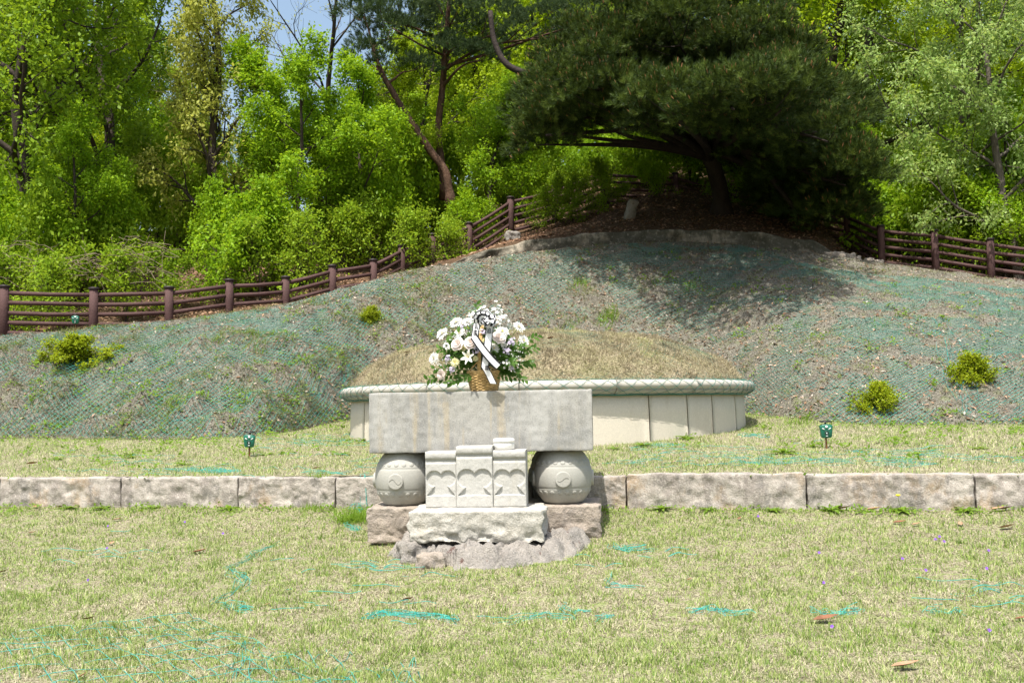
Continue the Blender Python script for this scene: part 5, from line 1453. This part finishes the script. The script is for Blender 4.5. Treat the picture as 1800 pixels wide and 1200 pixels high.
for px, py, n, L, lb in [(186, 876, 9, .10, 'small weed at the kerb foot below the second joint from left'), (130, 880, 9, .09, 'leafy weed at the kerb foot at far left'), (275, 880, 8, .08, 'weed at the kerb foot left of centre'), (407, 876, 7, .12, 'upright weed in the kerb joint left of the table'),
                         (1160, 888, 12, .11, 'spiky weed at the kerb foot right of the table'), (1245, 885, 9, .10, 'grey-green weed at the kerb foot right of the spiky one'), (1355, 882, 8, .09, 'weed at the kerb foot mid right'), (1580, 882, 12, .12, 'dandelion rosette with a yellow bloom by the right kerb'),
                         (1690, 880, 9, .10, 'yellowish weed at the kerb foot near the right joint'), (1455, 884, 9, .12, 'flat weed beside the big brown leaf at the kerb'), (228, 800, 10, .10, 'bright weed on the left terrace below the bank'), (100, 808, 10, .10, 'bright weed on the terrace at far left'),
                         (320, 818, 12, .10, 'bright weed near the kerb edge left of the net heap'), (230, 805, 8, .09, 'weed clump on the terrace right of far left'), (290, 780, 8, .10, 'weed on the terrace near the left bank foot'), (1130, 785, 12, .13, 'fresh weed against the mound wall at a joint'), (1165, 770, 8, .12, 'weed against the mound wall right of the first joint'),
                         (1080, 790, 8, .10, 'small weed near the slab at the mound wall'), (1205, 772, 9, .14, 'tall thin weed against the right part of mound wall'), (1378, 798, 10, .16, 'tall thin weed left of the right repeller'), (1430, 786, 9, .10, 'weed just left of the right repeller stake'),
                         (1610, 800, 9, .11, 'weed on the right terrace beyond the net heap'), (1720, 790, 9, .10, 'weed on the terrace near the right edge'), (640, 775, 10, .14, 'weed against the mound wall left of the slab'), (470, 800, 10, .10, 'weed beside the left repeller stake'), (600, 800, 9, .10, 'weed on the terrace left of the slab')]:
    rosette(hit(px, py), n + 4, L * 1.35, lb)
# dandelion bloom
hp_ = hit(1580, 882)
dn = thing('dandelion_bloom', 'single yellow dandelion bloom on a stalk by the right kerb', 'flower', hp_)
MB().tube([(0, 0, 0), (-.03, -.01, .09), (-.04, -.02, .15)], .0025, 5).build('stalk', MAT['stem'], dn, True)
MB().lathe([(0, .147), (.018, .152), (.024, .160), (.012, .166), (0, .167)], 12, (-.04, -.02, 0)).build('bloom', plain('dandelion_yellow', (.75, .58, .02), .7), dn, True)
# violets
MAT['violet'] = plain('violet_petal', (0.20, 0.08, 0.45), .6)
for k, (px, py) in enumerate([(190, 932), (188, 972), (325, 925), (155, 1030), (392, 946), (1645, 958), (1660, 962), (1652, 952), (1448, 1035), (1587, 992), (1463, 1115), (1440, 982), (1628, 1013), (1738, 978), (1333, 916), (693, 940), (1040, 935), (1735, 1010), (1740, 1122)]):
    at = hit(px, py); mb = MB()
    for j in range(5):
        V, Q = petal(.013, .011, .1, .35, 2)
        M3 = basis((gr.normal(0, .4), -1, .6))
        mb.add((rotz(V, 2 * math.pi * j / 5) @ M3.T) + (0, 0, .045), Q)
    r_ = thing('violet', 'tiny purple violet flower dotted in the lawn grass', 'flower', at, 0, 'violets in the lawn')
    mb.build('petals', MAT['violet'], r_); MB().tube([(0, 0, 0), (0, 0, .045)], .0015, 4).build('stem', MAT['stem'], r_)
# tufts on the bank
for px, py, n, h, lb in [(1070, 560, 120, .34, 'tall pale grass tuft on the bank below the pine shadow'), (1020, 500, 70, .3, 'grass tuft in the shade on the upper bank'), (440, 585, 60, .22, 'grass tuft on the left bank right of the golden shrub'), (380, 600, 60, .2, 'grass tuft on the left bank below the fence'), (460, 612, 50, .22, 'dark grass tuft on the left bank middle'),
                         (541, 650, 60, .24, 'bright grass tuft on the left bank near the mound'), (300, 720, 70, .2, 'grass tuft low on the left bank'), (640, 660, 50, .15, 'grass tuft beside the left end of the coping'), (1400, 575, 40, .14, 'low grass tuft right of the pine shadow'), (1550, 572, 40, .14, 'low green tuft on the right bank'),
                         (1225, 640, 50, .16, 'small leafy tuft just behind the mound right side'), (1210, 510, 60, .22, 'green tuft inside the pine shadow'), (1155, 500, 40, .2, 'bright leafy tuft inside the pine shadow'), (740, 505, 50, .2, 'yellow-green tuft high on the bank left of centre'), (1405, 745, 60, .2, 'dense green tuft at the bank foot left of the right repeller'), (60, 560, 90, .3, 'loose grass tuft at the bank top far left'), (1000, 577, 70, .16, 'yellow-green tuft above the mound top')]:
    clump('grass_tuft', hit(px, py), n, h, .08 + .1 * h, MAT['weed'], lb, 'grass tuft', 'tufts on the bank', .006, .8)
# small broad-leaved weeds nobody could count
def weeds(name, X, Y, per, size, label):
    n = len(X); kk = np.repeat(np.arange(n), per); sz_ = (size * gr.uniform(.6, 1.5, n))[kk]
    c = np.stack([X[kk] + gr.normal(0, 1, n * per) * sz_ * 1.1, Y[kk] + gr.normal(0, 1, n * per) * sz_ * 1.1], -1)
    p0 = np.concatenate([c, (G(c[:, 0], c[:, 1]) + sz_ * gr.uniform(.1, 1.4, n * per))[:, None]], 1)
    ax = unit(np.stack([gr.normal(0, 1, n * per), gr.normal(-.3, 1, n * per), gr.uniform(-.1, .9, n * per)], -1)); nn = unit(gr.normal(0, .5, (n * per, 3)) + np.array([0, -.3, .9])); sd = unit(np.cross(nn, ax))
    L = (sz_ * gr.uniform(.6, 1.3, n * per))[:, None]
    V = np.stack([p0, p0 + ax * L * .5 + sd * L * .24, p0 + ax * L, p0 + ax * L * .5 - sd * L * .24], 1).reshape(-1, 3)
    return tag(link(name, npmesh(name, V, [np.arange(len(V)).reshape(-1, 4)], MAT['weed'])), label, 'weeds', kind='stuff')
n = 620; uw_ = np.where(gr.random(n) < .62, gr.uniform(-1000, -100, n), gr.uniform(-200, 1000, n)); tw_ = gr.beta(1.1, 1.7, n)
Yw = base_y(uw_) + (ridge_y(uw_) - base_y(uw_)) * tw_
weeds('bank_weeds', uw_ * Yw / FPX, Yw, 16, .05, 'small green weeds growing through the net on the bank')
n = 420; uw_ = gr.uniform(-1000, 1000, n); Yw = kerb_u(uw_) + .15 + (base_y(uw_) + .15 - kerb_u(uw_)) * gr.beta(1.6, 1.0, n); Xw = uw_ * Yw / FPX
ok = np.hypot(Xw - TX, Yw - TY) > TR + .05
weeds('terrace_weeds', Xw[ok], Yw[ok], 14, .042, 'small green weeds in the terrace grass')
n = 260; Xw = gr.uniform(-6, 6, n); Yw = kerb_y(Xw) - .03 - np.abs(gr.normal(0, .12, n)); ok = ~in_stones(Xw, Yw)
weeds('kerb_weeds', Xw[ok], Yw[ok], 12, .03, 'low weeds and grass along the foot of the kerb')
def bush(key, px, py, s, rz, label, sz=None):
    at = hit(px, py)
    root = thing('golden_shrub', label, 'shrub', at - np.array([0, 0, .03]), rz, 'small shrubs on the bank')
    root.scale = (s, s, sz or s)
    link('stems', TM[key][0], root); link('crown', TM[key][1], root)
bush('Y1', 108, 624, 1.15, .4, 'rear half of the rounded golden-green shrub on the left bank', .8)
bush('Y1', 160, 644, 1.3, 2.0, 'front rounded golden-green shrub on the left bank', .9)
bush('Y2', 655, 563, .62, 1.0, 'small golden-green shrub high on the bank left of the basket')
bush('Y2', 1537, 718, .82, 2.2, 'golden-green shrub low on the right bank')
bush('Y2', 1703, 668, .85, 3.2, 'golden-green shrub on the bank near the right edge')

# ------------------------------------------------------------------ animal repellers on stakes
MAT['green_plastic'] = plain('dark_green_plastic', (0.012, 0.13, 0.085), .35, .1, 30, .5)
MAT['black_plastic'] = plain('black_plastic', (0.015, 0.015, 0.017), .35, .1, 30, .5)
MAT['lens_white'] = plain('white_lens', (0.75, 0.75, 0.75), .3, .05, 30)
MAT['silver'] = plain('silver_strip', (0.55, 0.57, 0.58), .3, .1, 30)
MAT['rust'] = plain('rusty_stake', (0.20, 0.09, 0.03), .7, .3, 40)
def repeller(px, py, label, s=1.0, rz=0.0, lean=0.0):
    at = hit(px, py)
    root = thing('animal_repeller', label, 'repeller', at, rz, 'green solar animal repellers')
    root.scale = (s, s, s); root.rotation_euler = (0, lean, rz)
    MB().tube([(0, 0, -.1), (0, 0, .15)], .011, 8).build('stake', MAT['rust'], root)
    # tapered housing with a bowed top edge
    out = [(-.045, .125), (.045, .125), (.060, .14), (.074, .255), (.074, .268), (.04, .285), (0, .290), (-.04, .285), (-.074, .268), (-.074, .255), (-.060, .14)]
    V = np.array([(x, -.045, z) for x, z in out] + [(x * .9, .035, z) for x, z in out] + [(x * .93, -.052, .205 + (z - .205) * .93) for x, z in out]); k = len(out)
    i = np.arange(k); j = (i + 1) % k
    h_ = MB().add(V, np.stack([i, i + k, j + k, j], -1), np.stack([i, j, j + 2 * k, i + 2 * k], -1), (np.arange(k) + 2 * k)[None, :], np.arange(k)[None, ::-1] + k).build('housing', MAT['green_plastic'], root)
    Mf = basis((0, -1, 0))
    MB().lathe([(.015, 0), (.013, .010), (.007, .014), (0, .015)], 14, (0, -.052, .255), Mf).build('sensor_dome', MAT['lens_white'], h_, True)
    MB().lathe([(.024, 0), (.024, .004), (.018, .004), (.014, -.004), (0, -.004)], 18, (0, -.0525, .185), Mf).build('speaker', MAT['black_plastic'], h_, True)
    MB().lathe([(.008, 0), (.006, .006), (0, .007)], 10, (0, -.0525, .180), Mf).build('speaker_cone', MAT['silver'], h_, True)
    for sx in (-1, 1):
        c_, s_ = math.cos(R(35) * sx), math.sin(R(35) * sx)
        MB().box((sx * .036, -.054, .232), (.016, .003, .006), [[c_, 0, -s_], [0, 1, 0], [s_, 0, c_]]).build('light_strip', MAT['silver'], h_)
    MB().box((0, -.0535, .148), (.011, .002, .005)).build('switch_plate', MAT['silver'], h_)
    MB().box((0, -.01, .318), (.062, .05, .004), [[1, 0, 0], [0, math.cos(.12), -math.sin(.12)], [0, math.sin(.12), math.cos(.12)]]).build('solar_panel', MAT['black_plastic'], root)
    MB().tube([(0, -.005, .285), (0, -.008, .318)], .012, 8).build('panel_post', MAT['black_plastic'], root)
repeller(438, 803, 'green solar animal repeller on a stake left of the table', 1.0, R(5), R(2))
repeller(1453, 788, 'green solar animal repeller on a stake on the right terrace', 1.0, R(-4), R(-1))
repeller(133, 580, 'green solar animal repeller on a stake by the left fence', 1.0, R(10), 0)

# ------------------------------------------------------------------ fallen leaves one can pick out
def dead_leaf(px, py, L, rz, label, mat='dead_leaf', at=None, tilt=.25):
    at = hit(px, py) if at is None else np.asarray(at, float)
    V, Q = leaf_VQ(L, L * .42, -.35)
    V[:, 2] += .25 * np.abs(V[:, 1]) + .012
    o = MB().add(V - np.array([L / 2, 0, 0]), Q).build('fallen_leaf', MAT[mat], None, True)
    o.location = [float(c) for c in at]; o.location.z += .002; o.rotation_euler = (gr.normal(0, .25), tilt * .6, rz)
    return tag(o, label, 'leaf', 'fallen leaves')
for px, py, L, rz, lb, mt in [(350, 974, .13, .35, 'dark reddish-brown curled leaf on the left lawn', 'dead_leaf'), (155, 1093, .09, 0, 'small dark brown leaf on the far left lawn', 'dead_leaf'), (716, 1060, .10, .4, 'dark brown leaf above the long green net strand', 'dead_leaf'), (598, 1060, .05, 1.0, 'small brown leaf left of the long net strand', 'dead_leaf'),
                              (470, 1067, .055, .8, 'pale tan leaf beside the dense net clump', 'tan_leaf'), (1450, 1096, .16, .1, 'curled dark brown leaf under the right net scrap', 'dead_leaf'), (1590, 1178, .15, 0, 'large curled brown leaf near the lower right', 'tan_leaf'), (145, 1195, .07, 1.2, 'brown leaf at the lower left picture edge', 'dead_leaf'),
                              (195, 958, .08, 1.4, 'pinkish leaf on the left lawn', 'tan_leaf'), (205, 917, .10, .1, 'orange leaf on the left lawn near the kerb', 'tan_leaf'), (55, 940, .09, 0, 'tan leaf at the far left lawn', 'tan_leaf'), (1535, 900, .15, -.2, 'long dry leaf near the right kerb', 'tan_leaf'), (1580, 922, .11, -.3, 'dark brown leaf on the right lawn', 'dead_leaf'),
                              (1610, 926, .09, .3, 'orange leaf next to the dark one on the right lawn', 'tan_leaf'), (1690, 925, .10, 1.3, 'tan upright leaf on the right lawn', 'tan_leaf'), (1770, 932, .15, 0, 'pale long leaf at the right edge lawn', 'tan_leaf'), (1768, 898, .13, .1, 'brown leaf at the right edge near the kerb', 'dead_leaf'), (1476, 877, .15, -.2, 'big orange-brown leaf against the right kerb', 'tan_leaf'),
                              (1745, 882, .13, 0, 'tan leaf against the kerb near the right edge', 'tan_leaf'), (70, 884, .10, 1.2, 'brown leaf at the kerb foot far left', 'tan_leaf'), (112, 884, .09, .2, 'dry leaf at the kerb foot left', 'tan_leaf'), (1000, 955, .12, .5, 'orange-brown leaf lying right of the step stone', 'tan_leaf'), (1185, 815, .08, .3, 'orange leaf on the terrace right of the slab', 'tan_leaf'),
                              (655, 862, .1, 0, 'dry leaf at the kerb behind the left base stone', 'dead_leaf'), (1300, 915, .08, 1, 'brown leaf on the lawn mid right near kerb', 'dead_leaf'), (1212, 1022, .05, .7, 'small brown leaf on the lawn right of centre', 'dead_leaf'), (1794, 1092, .08, 0, 'dark leaf at the right picture edge', 'dead_leaf'), (3, 1010, .09, .6, 'brown leaf at the left picture edge', 'dead_leaf'),
                              (55, 818, .14, .1, 'pale tan leaf on the far left terrace', 'tan_leaf'), (555, 826, .09, 0, 'pinkish tan leaf on the kerb edge left', 'tan_leaf')]:
    dead_leaf(px, py, L, rz, lb, mt)
ax_, ay_ = 0.42, 15.8 - 2.55
for px, dr, lb in [(960, 2.2, 'reddish leaf on the front of the mound'), (672, 2.5, 'reddish leaf on the left flank of the mound')]:
    an = (px - 960) / 330.0 * 1.1
    dead_leaf(0, 0, .12, .4, lb, 'dead_leaf', (TX + dr * math.sin(an), TY - dr * math.cos(an), float(dome_z(np.array([dr]), 0)[0]) + .03))

# rocks above the wall
p = P(1110, 390, 27.0); rock('standing_stone', (p[0], 27.0, g1(p[0], 27.0) + .20), (.13, .11, .30), 301, MAT['bedrock'], 'small upright standing stone in the shade above the wall', .3)
p = P(902, 414, 26.2); rock('rock', (p[0], 26.2, g1(p[0], 26.2) + .10), (.20, .16, .15), 302, MAT['bedrock'], 'rounded boulder above the wall by the fence post', .3)
for k, (px, py, s) in enumerate([(1478, 428, .14), (1490, 434, .12), (1500, 438, .13), (1510, 446, .10), (1462, 430, .10), (1535, 458, .10), (1552, 462, .09)]):
    Yq = float(ridge_y(np.array([px - 900.]))[0]) + .45; x = (px - 900) * Yq / FPX
    rock('rubble_stone', (x, Yq, float(ridge_z(np.array([px - 900.]))[0]) + .05), (s * 1.3, s, s * .8), 310 + k, MAT['base'], 'pale rubble stone at the right end of the bank crest', k * .8, .3, 'rubble at the right end of the wall')
# dry vines over the shrubs at far left
dv = thing('dry_vines', 'tangle of dry bare vines over the shrubs at far left', 'vines', (-8, 22.5, 4.2))
mb = MB()
for k in range(90):
    px = gr.uniform(-20, 300); Y = gr.uniform(22.0, 23.2); c = P(px, gr.normal(468, 18), Y)
    d = unit(gr.normal(0, 1, 3) * np.array([1, .5, .35])); L = gr.uniform(.5, 1.6)
    t = np.linspace(0, 1, 9)[:, None]
    pts = c + d * L * (t - .5) + np.array([0, 0, .25]) * (.25 - (t - .5) ** 2) * L + .07 * np.concatenate([vnoise(t * 5 + k, k, 0, 81), vnoise(t * 5 + k, k, 0, 82), vnoise(t * 5 + k, k, 0, 83)], 1)
    mb.tube(pts, .006, 3, False)
tag(mb.build('stems', MAT['twig'], dv, False, dv.location), kind='stuff')
